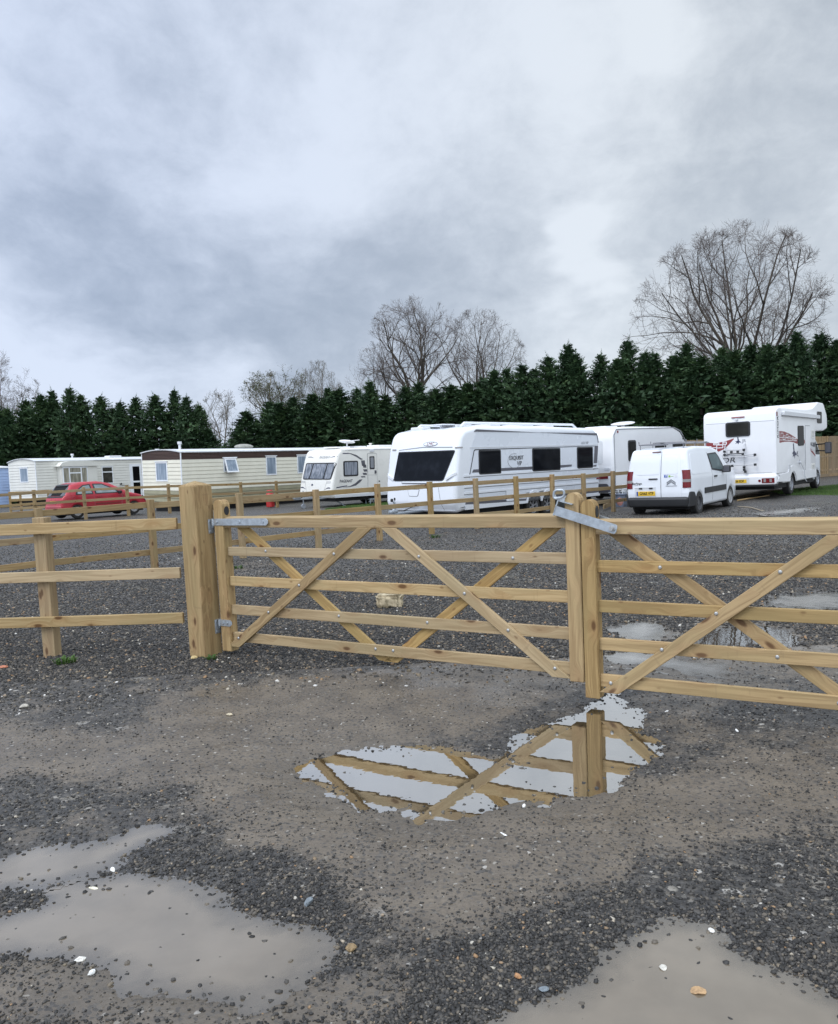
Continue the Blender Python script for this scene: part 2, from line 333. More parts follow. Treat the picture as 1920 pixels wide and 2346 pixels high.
# ------------------------------------------------------------------ object helpers
def link(name, me, parent=None, mats=None):
    o = bpy.data.objects.new(name, me); COL.objects.link(o)
    if parent: o.parent = parent
    for m in (mats or []):
        me.materials.append(m)
    return o
def tag(o, label, cat=None, group=None, kind=None):
    if label: o['label'] = label
    if cat: o['category'] = cat
    if group: o['group'] = group
    if kind: o['kind'] = kind
    return o
def thing(name, label, cat, loc=(0, 0, 0), rot=(0, 0, 0), group=None):
    o = bpy.data.objects.new(name, None); COL.objects.link(o); o.location = loc; o.rotation_euler = rot; o.empty_display_size = .1
    return tag(o, label, cat, group)
def empty(name, parent, loc=(0, 0, 0), rot=(0, 0, 0)):
    o = bpy.data.objects.new(name, None); COL.objects.link(o); o.parent = parent; o.location = loc; o.rotation_euler = rot; o.empty_display_size = .05
    return o
def npmesh(name, V, Fc, smooth=False, attrs=None):
    """V (n,3), Fc (m,k) arrays"""
    me = bpy.data.meshes.new(name); V = np.asarray(V, np.float32); Fc = np.asarray(Fc, np.int32); m, k = Fc.shape
    me.vertices.add(len(V)); me.vertices.foreach_set('co', V.ravel())
    me.loops.add(m * k); me.loops.foreach_set('vertex_index', Fc.ravel())
    me.polygons.add(m); me.polygons.foreach_set('loop_start', np.arange(0, m * k, k, dtype=np.int32)); me.polygons.foreach_set('loop_total', np.full(m, k, np.int32))
    if smooth: me.polygons.foreach_set('use_smooth', np.ones(m, bool))
    me.update(calc_edges=True)
    for an, arr in (attrs or {}).items():
        a = me.attributes.new(an, 'FLOAT', 'POINT'); a.data.foreach_set('value', np.asarray(arr, np.float32))
    return me
def fin(bm, name, smooth=None):
    bmesh.ops.recalc_face_normals(bm, faces=bm.faces[:])
    me = bpy.data.meshes.new(name); bm.to_mesh(me); bm.free()
    if smooth:
        me.polygons.foreach_set('use_smooth', [True] * len(me.polygons)); me.set_sharp_from_angle(angle=R(smooth))
    return me
def bbox(bm, x0, x1, y0, y1, z0, z1, bev=0.0, M=None):
    vs = [bm.verts.new((x, y, z)) for x in (x0, x1) for y in (y0, y1) for z in (z0, z1)]
    fs = [bm.faces.new([vs[i] for i in f]) for f in ((0, 1, 3, 2), (4, 6, 7, 5), (0, 4, 5, 1), (2, 3, 7, 6), (0, 2, 6, 4), (1, 5, 7, 3))]
    if bev:
        es = list({e for f in fs for e in f.edges}); r = bmesh.ops.bevel(bm, geom=es, offset=bev, segments=2, affect='EDGES', profile=.5)
        vs = list({v for f in r['faces'] for v in f.verts} | {v for v in vs if v.is_valid})
    if M is not None: bmesh.ops.transform(bm, matrix=M, verts=[v for v in vs if v.is_valid])
    return bm
def bcyl(bm, p0, p1, r0, r1=None, n=12, cap=True):
    p0 = Vector(p0); p1 = Vector(p1); r1 = r0 if r1 is None else r1; ax = (p1 - p0).normalized()
    a = ax.orthogonal().normalized(); b = ax.cross(a)
    A = [bm.verts.new(p0 + (a * math.cos(2 * math.pi * i / n) + b * math.sin(2 * math.pi * i / n)) * r0) for i in range(n)]
    B = [bm.verts.new(p1 + (a * math.cos(2 * math.pi * i / n) + b * math.sin(2 * math.pi * i / n)) * r1) for i in range(n)]
    for i in range(n): bm.faces.new((A[i], A[(i + 1) % n], B[(i + 1) % n], B[i]))
    if cap: bm.faces.new(A[::-1]); bm.faces.new(B)
    return bm
def btube(bm, pts, r, n=8, closed=False):
    for a, b in zip(pts, pts[1:] + (pts[:1] if closed else [])):
        bcyl(bm, a, b, r, n=n)
    return bm
def bprism(bm, poly, f, d0, d1):
    """extrude 2-D polygon: f(a,b,d)->xyz"""
    A = [bm.verts.new(f(a, b, d0)) for a, b in poly]; B = [bm.verts.new(f(a, b, d1)) for a, b in poly]; n = len(poly)
    bm.faces.new(A); bm.faces.new(B[::-1])
    for i in range(n): bm.faces.new((A[i], B[i], B[(i + 1) % n], A[(i + 1) % n]))
    return bm
def box(name, parent, m, x0, x1, y0, y1, z0, z1, bev=.006):
    return link(name, fin(bbox(bmesh.new(), x0, x1, y0, y1, z0, z1, bev), name), parent, [m])
def plank(name, parent, m, p0, p1, side, h, th, bev=.004, sect=None):
    """timber along p0->p1; h across (side's perpendicular, 'up'), th along side; local X is the grain"""
    p0 = Vector(p0); p1 = Vector(p1); X = (p1 - p0); L = X.length; X.normalize()
    Y = Vector(side); Y = (Y - X * Y.dot(X)).normalized(); Z = X.cross(Y)
    bm = bmesh.new()
    if sect: bprism(bm, sect, lambda a, b, d: (d, a, b), 0, L); bmesh.ops.bevel(bm, geom=bm.edges[:], offset=.003, segments=1, affect='EDGES')
    else: bbox(bm, 0, L, -th / 2, th / 2, -h / 2, h / 2, bev)
    o = link(name, fin(bm, name), parent, [m])
    M = Matrix.Identity(4)
    for i in range(3): M[i][0] = X[i]; M[i][1] = Y[i]; M[i][2] = Z[i]; M[i][3] = p0[i]
    o.matrix_local = M
    return o
def rounded(pts, seg=6):
    out = []; n = len(pts)
    for i in range(n):
        x, z, r = (*pts[i], 0)[:3]
        if r <= 0: out.append((x, z)); continue
        p = Vector((x, z)); a = Vector(pts[i - 1][:2]) - p; b = Vector(pts[(i + 1) % n][:2]) - p
        ang = a.angle(b); tl = min(r / math.tan(ang / 2), a.length * .48, b.length * .48)
        A = p + a.normalized() * tl; B = p + b.normalized() * tl
        for k in range(seg + 1):
            u = k / seg; q = A * (1 - u) ** 2 + p * 2 * u * (1 - u) + B * u * u; out.append((q.x, q.y))
    return out
def rrect(a0, a1, b0, b1, r): return rounded([(a0, b0, r), (a1, b0, r), (a1, b1, r), (a0, b1, r)], 4)
def arch(cx, cz, rad, zb, n=14):
    a0 = math.asin(max(-1, min(1, (zb - cz) / rad)))
    return [(cx + rad * math.cos(a), cz + rad * math.sin(a)) for a in [(math.pi - a0) + (a0 - (math.pi - a0)) * i / n for i in range(n + 1)]]
def resample(poly, step):
    out = []
    for (a, b), (c, d) in zip(poly, poly[1:] + poly[:1]):
        L = math.hypot(c - a, d - b); k = max(1, int(L / step))
        for i in range(k): out.append((a + (c - a) * i / k, b + (d - b) * i / k))
    return out
class Shell:
    """vehicle body: side profile (x,z) carried across the width with rounded edges; warp(x,z) scales the half width"""
    def __init__(s, prof, W, r=.08, warp=None, arches=()):
        s.W = W; s.r = r; s.warp = warp or (lambda x, z: 1.0); s.arches = arches; s.raw = prof
        s.prof = [p for i, p in enumerate(prof) if math.dist(p, prof[i - 1]) > 1e-4]
    def mesh(s, name, mats, xs=(), zs=(), nl=5, smooth=38):
        P = np.array(s.prof); n = len(P)
        area = .5 * np.sum(P[:, 0] * np.roll(P[:, 1], -1) - np.roll(P[:, 0], -1) * P[:, 1])
        e = np.roll(P, -1, 0) - P; e /= np.linalg.norm(e, axis=1)[:, None] + 1e-12
        nr = np.stack([e[:, 1], -e[:, 0]], 1) * (1 if area > 0 else -1)          # outward edge normals
        vn = nr + np.roll(nr, 1, 0); vn /= np.maximum(np.linalg.norm(vn, axis=1), .5)[:, None]
        bm = bmesh.new(); loops = []
        ys = [(s.W - s.r + s.r * math.sin(a), s.r * (1 - math.cos(a))) for a in [math.pi / 2 * k / nl for k in range(nl + 1)]]
        ys = [(-y, i) for y, i in ys[::-1]] + ys
        for y, ins in ys:
            Q = P - vn * ins; loops.append([bm.verts.new((q[0], y, q[1])) for q in Q])
        for A, B in zip(loops, loops[1:]):
            for i in range(n): bm.faces.new((A[i], A[(i + 1) % n], B[(i + 1) % n], B[i]))
        bm.faces.new(loops[0][::-1]); bm.faces.new(loops[-1])
        for ax, vals in ((0, xs), (2, zs)):
            for v in vals:
                co = [0, 0, 0]; no = [0, 0, 0]; co[ax] = v; no[ax] = 1
                bmesh.ops.bisect_plane(bm, geom=bm.verts[:] + bm.edges[:] + bm.faces[:], plane_co=co, plane_no=no, dist=1e-5)
        bm.normal_update()
        for f in bm.faces:
            c = f.calc_center_median()
            for (cx, cz, rad) in s.arches:
                if abs(f.normal.y) < .6 and math.hypot(c.x - cx, c.z - cz) < rad + s.r + .01 and f.normal.x * (c.x - cx) + f.normal.z * (c.z - cz) < 0 and len(mats) > 1 and abs(c.y) < s.W - .02: f.material_index = 1
        for v in bm.verts: v.co.y *= s.warp(v.co.x, v.co.z)
        return fin(bm, name, smooth)
    def body(s, name, parent, mats, **kw): return link(name, s.mesh(name, mats, **kw), parent, mats)
    def _cut(s, bm, ax, a, b, step):
        k = int((b - a) / step)
        for i in range(1, k + 1):
            co = [0, 0, 0]; no = [0, 0, 0]; co[ax] = a + (b - a) * i / (k + 1); no[ax] = 1
            bmesh.ops.bisect_plane(bm, geom=bm.verts[:] + bm.edges[:] + bm.faces[:], plane_co=co, plane_no=no, dist=1e-5)
    def side(s, name, parent, m, poly, out=.006, depth=.02, sgn=-1, step=.12):
        """patch lying on the side at y=sgn*W; poly in (x,z)"""
        bm = bmesh.new(); bprism(bm, poly, lambda a, b, d: (a, d, b), s.W - depth, s.W + out)
        xs = [p[0] for p in poly]; zs = [p[1] for p in poly]
        s._cut(bm, 2, min(zs), max(zs), step); s._cut(bm, 0, min(xs), max(xs), step * 2)
        for v in bm.verts:
            o_ = v.co.y - s.W; v.co.y = sgn * (s.W * s.warp(v.co.x, v.co.z) + o_)
        return link(name, fin(bm, name, 30), parent, [m])
    def xend(s, z, front=False):
        best = None
        for (a, b), (c, d) in zip(s.prof, s.prof[1:] + s.prof[:1]):
            if (b - z) * (d - z) <= 0 and abs(b - d) > 1e-9:
                x = a + (c - a) * (z - b) / (d - b)
                best = x if best is None else (max(best, x) if front else min(best, x))
        return best if best is not None else 0.0
    def end(s, name, parent, m, poly, out=.006, depth=.02, front=False, step=.06):
        """patch lying on the end (min x, or max x if front); poly in (y,z)"""
        bm = bmesh.new(); bprism(bm, poly, lambda a, b, d: (d, a, b), -out, depth)
        ys = [p[0] for p in poly]; zs = [p[1] for p in poly]
        s._cut(bm, 2, min(zs), max(zs), step); s._cut(bm, 1, min(ys), max(ys), step * 2)
        sg = -1 if front else 1
        for v in bm.verts:
            x = s.xend(v.co.z, front); wv = s.warp(x, v.co.z); yy = abs(v.co.y) / max(wv, .01); ins = 0
            if yy > s.W - s.r: q = min(1, (yy - s.W + s.r) / s.r); ins = s.r * (1 - math.sqrt(1 - q * q))
            v.co.x = x + sg * (ins + v.co.x)
        return link(name, fin(bm, name, 30), parent, [m])
def lettering(name, parent, m, body, size, f, align='CENTER', bold=0.0, shear=0.0, squash=1.0):
    cu = bpy.data.curves.new('tmp', 'FONT'); cu.body = body; cu.size = size; cu.align_x = align; cu.align_y = 'CENTER'; cu.extrude = .002; cu.offset = bold; cu.shear = shear; cu.resolution_u = 3
    ob = bpy.data.objects.new('tmp', cu); COL.objects.link(ob); bpy.context.view_layer.update()
    me = bpy.data.meshes.new_from_object(ob.evaluated_get(bpy.context.evaluated_depsgraph_get()))
    bpy.data.objects.remove(ob); bpy.data.curves.remove(cu)
    for v in me.vertices: v.co = f(v.co.x * squash, v.co.y, v.co.z)
    me.materials.clear()
    return link(name, me, parent, [m])
def wheel(parent, x, y, r, w, style, rimm, sgn=-1):
    e = empty('wheel', parent, (x, y, r))
    bm = bmesh.new(); n = 40
    sec = [(r * .62, -.5), (r * .80, -.52), (r * .93, -.50), (r * .99, -.40), (r, -.22), (r, .22), (r * .99, .40), (r * .93, .50), (r * .80, .52), (r * .62, .5), (r * .62, -.5)]
    rings = [[bm.verts.new((q * math.cos(2 * math.pi * i / n), yy * w, q * math.sin(2 * math.pi * i / n))) for q, yy in sec[:-1]] for i in range(n)]
    k = len(sec) - 1
    for i in range(n):
        for j in range(k): bm.faces.new((rings[i][j], rings[(i + 1) % n][j], rings[(i + 1) % n][(j + 1) % k], rings[i][(j + 1) % k]))
    link('tyre', fin(bm, 'tyre', 35), e, [RUBBER])
    bm = bmesh.new(); yo = sgn * w * .40
    def disc(rad, y0, y1): bcyl(bm, (0, y0, 0), (0, y1, 0), rad, n=32)
    for i in range(n):
        pass
    R0_ = r * .635
    A = []
    for i in range(n):
        c, s_ = math.cos(2 * math.pi * i / n), math.sin(2 * math.pi * i / n)
        A.append([bm.verts.new((q * c, yy, q * s_)) for q, yy in ((R0_, sgn * w * .5), (R0_ * .93, sgn * w * .5), (R0_ * .88, sgn * w * .2), (R0_, sgn * w * .2))])
    for i in range(n):
        for j in range(4): bm.faces.new((A[i][j], A[(i + 1) % n][j], A[(i + 1) % n][(j + 1) % 4], A[i][(j + 1) % 4]))
    if style in ('spoke', 'twin'):
        ns = 5 if style == 'spoke' else 6
        for i in range(ns):
            a = 2 * math.pi * i / ns + .3
            for da in ((-.16, .16) if style == 'spoke' else (-.06, .06)):
                M = Matrix.Rotation(-(a + da), 4, 'Y') @ Matrix.Translation((0, sgn * w * .34, 0))
                bbox(bm, r * .08, R0_ * .95, -.012, .012, -r * .032, r * .032, .004, M)
        disc(r * .14, sgn * w * .28, sgn * w * .42)
    elif style == 'trim':
        disc(R0_ * .90, sgn * w * .30, sgn * w * .36); disc(r * .15, sgn * w * .34, sgn * w * .42)
        for i in range(10):
            M = Matrix.Rotation(2 * math.pi * i / 10, 4, 'Y') @ Matrix.Translation((0, sgn * w * .37, 0))
            bbox(bm, r * .16, R0_ * .86, -.008, .008, -r * .05, r * .05, .003, M)
    else:
        disc(R0_ * .90, sgn * w * .16, sgn * w * .24); disc(r * .22, sgn * w * .2, sgn * w * .38)
        for i in range(8):
            a = 2 * math.pi * i / 8; bcyl(bm, (r * .4 * math.cos(a), sgn * w * .2, r * .4 * math.sin(a)), (r * .4 * math.cos(a), sgn * w * .27, r * .4 * math.sin(a)), r * .06, n=8)
    link('rim', fin(bm, 'rim', 40), e, [rimm])
    bm = bmesh.new(); bcyl(bm, (0, sgn * w * .1, 0), (0, sgn * w * .14, 0), R0_ * .99, n=28); link('brake_disc', fin(bm, 'brake_disc'), e, [DARK])
    return e
# ------------------------------------------------------------------ ground
def build_ground():
    def axis(segs):
        out = []
        for a, b, s0, s1 in segs:
            p = a
            while p < b:
                out.append(p); tt = (p - a) / (b - a); p += s0 * (s1 / s0) ** tt
        return out
    xs = axis([(-400, -60, 60, 8), (-60, -14, 6, .7), (-14, -3.6, .6, .03), (-3.6, 3.6, .016, .016), (3.6, 14, .03, .5), (14, 60, .6, 6), (60, 400, 8, 60)]) + [400]
    ys = axis([(-40, -4, 10, 1), (-4, 1.3, .8, .04), (1.3, 6.6, .013, .016), (6.6, 14, .02, .08), (14, 60, .09, 2.0), (60, 120, 3, 10), (120, 900, 20, 150)]) + [900]
    X, Y = np.meshgrid(np.array(xs), np.array(ys), indexing='ij'); nx, ny = X.shape
    x = X.ravel(); y = Y.ravel()
    h, wet = terrain(x, y); mud = mudmask(x, y)
    inside = sstep(-.30, .05, wet)
    i = np.arange(nx - 1)[:, None] * ny + np.arange(ny - 1)[None, :]
    Fc = np.stack([i, i + ny, i + ny + 1, i + 1], -1).reshape(-1, 4)
    silt = np.zeros(len(x))
    for p in PUD[4:8]:
        P = np.array(p['poly']); k = (x > P[:, 0].min() - 1.2) & (x < P[:, 0].max() + 1.2) & (y > P[:, 1].min() - 1.2) & (y < P[:, 1].max() + 1.2)
        silt[k] = np.maximum(silt[k], sstep(-.55, .25, sdf(x[k], y[k], p['poly']) + .9 * (fbm(x[k], y[k], 2.2, 4) - .5)))
    me = npmesh('ground', np.stack([x, y, h], -1), Fc, True, {'mud': mud, 'wet': inside, 'silt': silt})
    m, n, b, o = mat('wet_gravel_and_mud')
    tc = n.new('ShaderNodeTexCoord').outputs['Object']
    mud_ = n.new('ShaderNodeAttribute', attribute_name='mud').outputs['Fac']; wet_ = n.new('ShaderNodeAttribute', attribute_name='wet').outputs['Fac']
    v1 = n.voro(tc, 75); v2 = n.voro(tc, 34); v3 = n.voro(tc, 15)
    r1 = n.sep(v1.outputs['Color']); r2 = n.sep(v2.outputs['Color']); r3 = n.sep(v3.outputs['Color'])
    stops = [(0, (.022, .021, .020)), (.45, (.044, .042, .039)), (.72, (.074, .068, .060)), (.90, (.115, .102, .084)), (.965, (.22, .20, .165)), (1.0, (.45, .43, .39))]
    ca = n.ramp(r1[0], stops); cb = n.ramp(r2[1], stops); cc = n.ramp(r3[0], stops)
    gap1 = n.rng(v1.outputs['Distance'], .42, .72, 0, .6); gap2 = n.rng(v2.outputs['Distance'], .42, .72, 0, .6)
    sel = n.math('GREATER_THAN', r2[2], .52)
    cgrav = n.mix(sel, ca, cb); gap = n.mix(sel, gap1, gap2)
    cgrav = n.mix(n.math('MULTIPLY', n.math('GREATER_THAN', r3[2], .86), .8), cgrav, cc)
    cgrav = n.mix(gap, cgrav, (.018, .018, .018, 1))
    big = n.noise(tc, .5, 5, .6).outputs[0]; mid = n.noise(tc, 3.2, 6, .65).outputs[0]; fine = n.noise(tc, 60, 4, .6).outputs[0]
    cmud = n.mix(n.rng(mid, .3, .7), (.096, .079, .060, 1), (.158, .130, .097, 1))
    cmud = n.mix(n.rng(fine, .35, .75, 0, .5), cmud, (.058, .050, .042, 1))
    brown = n.noise(n.vmath('ADD', tc, (40, 3, 0)), .9, 4, .6).outputs[0]
    cmud = n.mix(n.rng(brown, .5, .75, 0, .5), cmud, (.150, .122, .088, 1))
    stone_in_mud = n.math('GREATER_THAN', r1[1], n.rng(mid, .3, .7, .66, .88))
    cmud = n.mix(n.math('MULTIPLY', stone_in_mud, .75), cmud, ca)
    cgrav = n.mix(n.rng(big, .35, .7, 0, .35), cgrav, (.075, .070, .063, 1))
    brk = n.noise(tc, 22, 4, .7).outputs[0]
    mf = n.rng(n.math('ADD', mud_, n.math('MULTIPLY', n.math('SUBTRACT', brk, .5), 1.1)), .25, .75)
    col = n.mix(mf, cgrav, cmud)
    # soil with thin moss by the yard fence
    moss = n.math('MULTIPLY', n.rng(n.noise(n.vmath('ADD', tc, (9, 1, 0)), .55, 4, .6).outputs[0], .56, .68), n.rng(n.sep(tc)[1], 7.5, 9.5))
    col = n.mix(n.math('MULTIPLY', moss, n.rng(mid, .35, .6, 0, .55)), col, (.085, .080, .050, 1))
    silt_ = n.new('ShaderNodeAttribute', attribute_name='silt').outputs['Fac']
    sf = n.math('MULTIPLY', silt_, n.rng(n.noise(n.vmath('MULTIPLY', tc, (1.0, .6, 1)), 9, 6, .7).outputs[0], .38, .62))
    col = n.mix(n.math('MULTIPLY', sf, .85), col, (.27, .25, .22, 1))
    col = n.mix(n.math('MULTIPLY', wet_, .55), col, n.mix(mf, (.034, .033, .033, 1), (.085, .073, .058, 1)))
    n.set(b, 'Base Color', col)
    rg = n.mix(mf, n.rng(r1[2], 0, 1, .38, .8), n.rng(n.noise(n.vmath('ADD', tc, (3, 3, 0)), 2.2, 4, .6).outputs[0], .36, .66, .26, .62))
    n.set(b, 'Roughness', n.mix(n.math('MULTIPLY', wet_, .7), rg, .42)); n.set(b, 'Specular IOR Level', .5)
    n.set(b, 'Roughness', n.mix(sf, n.mix(n.math('MULTIPLY', wet_, .7), rg, .42), .26))
    hh = n.math('ADD', n.math('MULTIPLY', n.math('SUBTRACT', 1.0, n.mix(sel, v1.outputs['Distance'], v2.outputs['Distance'])), n.math('SUBTRACT', 1.15, mf)), n.math('MULTIPLY', fine, .5))
    bp = n.new('ShaderNodeBump'); n.set(bp, 'Height', hh); n.set(bp, 'Strength', .9); n.set(bp, 'Distance', .009); n.l.new(bp.outputs[0], b.inputs['Normal'])
    tag(link('ground', me, None, [m]), 'dark wet gravel and grey brown mud of the yard and its entrance', kind='structure')
build_ground()
# ------------------------------------------------------------------ standing water
def water_mat(name, mudc, refl, clear, rough=.012, amin=.30, tint=(.94, .94, .93)):
    m, n, b, o = mat(name); n.n.remove(b)
    dep = n.new('ShaderNodeAttribute', attribute_name='depth').outputs['Fac']
    tc = n.new('ShaderNodeTexCoord').outputs['Object']
    nz = n.noise(tc, 5, 4).outputs[0]
    d = n.new('ShaderNodeBsdfDiffuse'); n.set(d, 'Color', n.mix(n.rng(nz, .3, .7), tuple(c * .9 for c in mudc) + (1,), tuple(c * 1.08 for c in mudc) + (1,)))
    tr = n.new('ShaderNodeBsdfTransparent'); tr.inputs[0].default_value = (.86, .83, .77, 1)
    body = n.new('ShaderNodeMixShader'); n.set(body, 0, n.math('MULTIPLY', n.rng(dep, 0.0, clear, amin, 1.0), .97)); n.l.new(tr.outputs[0], body.inputs[1]); n.l.new(d.outputs[0], body.inputs[2])
    g = n.new('ShaderNodeBsdfGlossy'); g.inputs['Roughness'].default_value = rough; g.inputs[0].default_value = (*tint, 1)
    bp = n.new('ShaderNodeBump'); n.set(bp, 'Height', n.noise(tc, 9, 2).outputs[0]); n.set(bp, 'Strength', .035); n.set(bp, 'Distance', .01); n.l.new(bp.outputs[0], g.inputs['Normal'])
    fr = n.new('ShaderNodeLayerWeight'); n.set(fr, 'Blend', .5)
    k = n.rng(fr.outputs['Facing'], .18, .80, refl[0], refl[1], smooth=False)
    mx = n.new('ShaderNodeMixShader'); n.set(mx, 0, k); n.l.new(body.outputs[0], mx.inputs[1]); n.l.new(g.outputs[0], mx.inputs[2]); n.l.new(mx.outputs[0], o.inputs[0])
    return m
W_MUD = water_mat('muddy_puddle_water', (.172, .140, .101), (.045, .37), .016)
W_FILM = water_mat('silty_film_water', (.26, .245, .22), (.05, .42), .016, .16, 0.0)
W_MIR = water_mat('still_puddle_water', (.070, .054, .032), (.10, .76), .012)
for p in PUD:
    P = np.array(p['poly']); lo = P.min(0) - .4; hi = P.max(0) + .4; lo[1] = max(lo[1], .9); hi[1] = min(hi[1], 40)
    st = .02 if lo[1] < 8 else .05
    gx = np.arange(lo[0], hi[0], st); gy = np.arange(lo[1], hi[1], st)
    X, Y = np.meshgrid(gx, gy, indexing='ij'); hgt, _w = terrain(X.ravel(), Y.ravel()); dep = p['lev'] - hgt
    nx, ny = X.shape; i = np.arange(nx - 1)[:, None] * ny + np.arange(ny - 1)[None, :]
    Fc = np.stack([i, i + ny, i + ny + 1, i + 1], -1).reshape(-1, 4)
    own = sdf(X.ravel(), Y.ravel(), p['poly']); keep = (dep.reshape(-1)[Fc].max(1) > -.003) & (own[Fc].max(1) > -.16)
    for p2 in PUD:
        if p2 is not p and abs(p2['lev'] - p['lev']) < .02:
            c2_ = np.array(p2['poly']); 
            if (c2_.min(0) < hi).all() and (c2_.max(0) > lo).all(): keep &= own[Fc].mean(1) >= sdf(X.ravel(), Y.ravel(), p2['poly'])[Fc].mean(1)
    Fc = Fc[keep]
    if len(Fc) == 0: continue
    used, inv = np.unique(Fc, return_inverse=True)
    V = np.stack([X.ravel(), Y.ravel(), np.full(X.size, p['lev'])], -1)[used]
    me = npmesh('puddle', V, inv.reshape(-1, 4), True, {'depth': np.maximum(dep[used], 0)})
    tag(link('puddle', me, None, [{'mirror': W_MIR, 'mud': W_MUD, 'film': W_FILM}[p['kind']]]), p['label'], kind='structure')
# ------------------------------------------------------------------ loose stones
ICO_V = None
def ico():
    bm = bmesh.new(); bmesh.ops.create_icosphere(bm, subdivisions=1, radius=1); V = np.array([v.co[:] for v in bm.verts]); Fc = np.array([[v.index for v in f.verts] for f in bm.faces]); bm.free(); return V, Fc
IV, IF = ico()
def stones(name, pos, size, tint, seed, m, flat=.62):
    rs = np.random.RandomState(seed); N = len(pos); k = len(IV)
    V = IV[None] * (1 + .55 * (rs.rand(N, k, 1) - .5))
    V = V * (np.stack([rs.uniform(.7, 1.35, N), rs.uniform(.6, 1.1, N), rs.uniform(.4, .85, N) * flat / .62], -1) * size[:, None])[:, None]
    a = rs.rand(N) * 6.283; c, s_ = np.cos(a)[:, None], np.sin(a)[:, None]; tl = rs.uniform(-.5, .5, N)[:, None]
    x, y, z = V[..., 0], V[..., 1], V[..., 2]
    z2 = z + x * np.sin(tl)
    V = np.stack([x * c - y * s_, x * s_ + y * c, z2], -1) + pos[:, None]
    Fc = (IF[None] + (np.arange(N) * k)[:, None, None]).reshape(-1, 3)
    me = npmesh(name, V.reshape(-1, 3), Fc, False, {'tint': np.repeat(tint, k)})
    return link(name, me, None, [m])
def stone_mat():
    m, n, b, o = mat('loose_stone')
    at = n.new('ShaderNodeAttribute', attribute_name='tint').outputs['Fac']; tc = n.new('ShaderNodeTexCoord').outputs['Object']
    c = n.ramp(at, [(0, (.018, .017, .016)), (.40, (.042, .040, .037)), (.62, (.080, .073, .064)), (.82, (.14, .12, .094)), (.90, (.21, .17, .115)), (.95, (.30, .18, .09)), (.975, (.42, .38, .30)), (1, (.66, .64, .60))])
    nz = n.noise(tc, 120, 4, .65).outputs[0]
    n.set(b, 'Base Color', n.mix(n.rng(nz, .3, .75, 0, .45), c, n.scale(c, .45))); n.set(b, 'Roughness', n.rng(nz, .3, .7, .42, .8)); n.set(b, 'Specular IOR Level', .35)
    bp = n.new('ShaderNodeBump'); n.set(bp, 'Height', nz); n.set(bp, 'Strength', .5); n.set(bp, 'Distance', .003); n.l.new(bp.outputs[0], b.inputs['Normal'])
    return m
STONE = stone_mat()
rs = np.random.RandomState(21)
def scatter(N, y0, y1, keepf, smin, smax, pw):
    q = rs.rand(N); y = 1 / (1 / y0 + (1 / y1 - 1 / y0) * q); x = (rs.rand(N) * 2 - 1) * (y * .56 + .3)
    k = keepf(x, y); x, y = x[k], y[k]
    s_ = smin + (smax - smin) * rs.rand(len(x)) ** pw
    h, wet = terrain(x, y)
    return x, y, h, s_, wet
def keep_near(x, y):
    m_ = mudmask(x, y); d = np.clip(1 - m_ * .84, .18, 1) * (.16 + 1.25 * (fbm(x, y, 4.5, 4) - .15)); return rs.rand(len(x)) < d
x, y, h, s_, wet = scatter(420000, 1.35, 10.0, keep_near, .0026, .0108, 2.2)
lightz = sstep(.9, .2, np.hypot((x + 2.9) / 1.6, (y - 6.3) / 1.1))           # paler old stones by the left posts
tint = np.clip(rs.rand(len(x)) ** 1.15 * .99 + lightz * .34 * rs.rand(len(x)), 0, 1)
tint = np.where((tint > .86) & (rs.rand(len(x)) < .78), rs.rand(len(x)) * .6, tint)
kk = rs.rand(len(x)) < np.where(wet > 0, np.maximum(.085, .9 - wet * 3.2), 1); x, y, h, s_, tint, lightz = x[kk], y[kk], h[kk], s_[kk], tint[kk], lightz[kk]
s_ = s_ * (1 + .6 * lightz) * (1 - .30 * mudmask(x, y))
tag(stones('gravel', np.stack([x, y, h + s_ * .12], -1), s_, tint, 3, STONE), 'loose dark crushed stone lying over the track', kind='stuff')
x, y, h, s_, wet = scatter(9000, 6, 34, lambda x, y: rs.rand(len(x)) < .9, .007, .021, 2.0)
kk = wet < -.05; x, y, h, s_ = x[kk], y[kk], h[kk], s_[kk]
tint = np.clip(.35 + .65 * rs.rand(len(x)) ** .8, 0, 1)
tag(stones('far_gravel', np.stack([x, y, h + s_ * .1], -1), s_, tint, 5, STONE), 'paler flints scattered over the yard beyond the gates', kind='stuff')
x, y, h, s_, wet = scatter(330000, 6.6, 24, lambda x, y: rs.rand(len(x)) < .30 + .70 * fbm(x, y, 1.3, 3) * (1 - .6 * mudmask(x, y)), .0065, .0185, 1.9)
kk = wet < -.02; x, y, h, s_ = x[kk], y[kk], h[kk], s_[kk]; tint = np.clip(rs.rand(len(x)) ** 1.25 * .985, 0, 1); tint = np.where((tint > .86) & (rs.rand(len(x)) < .6), rs.rand(len(x)) * .6, tint)
tag(stones('yard_gravel', np.stack([x, y, h + s_ * .1], -1), s_, tint, 11, STONE), 'crushed dark stone covering the yard behind the gates', kind='stuff')
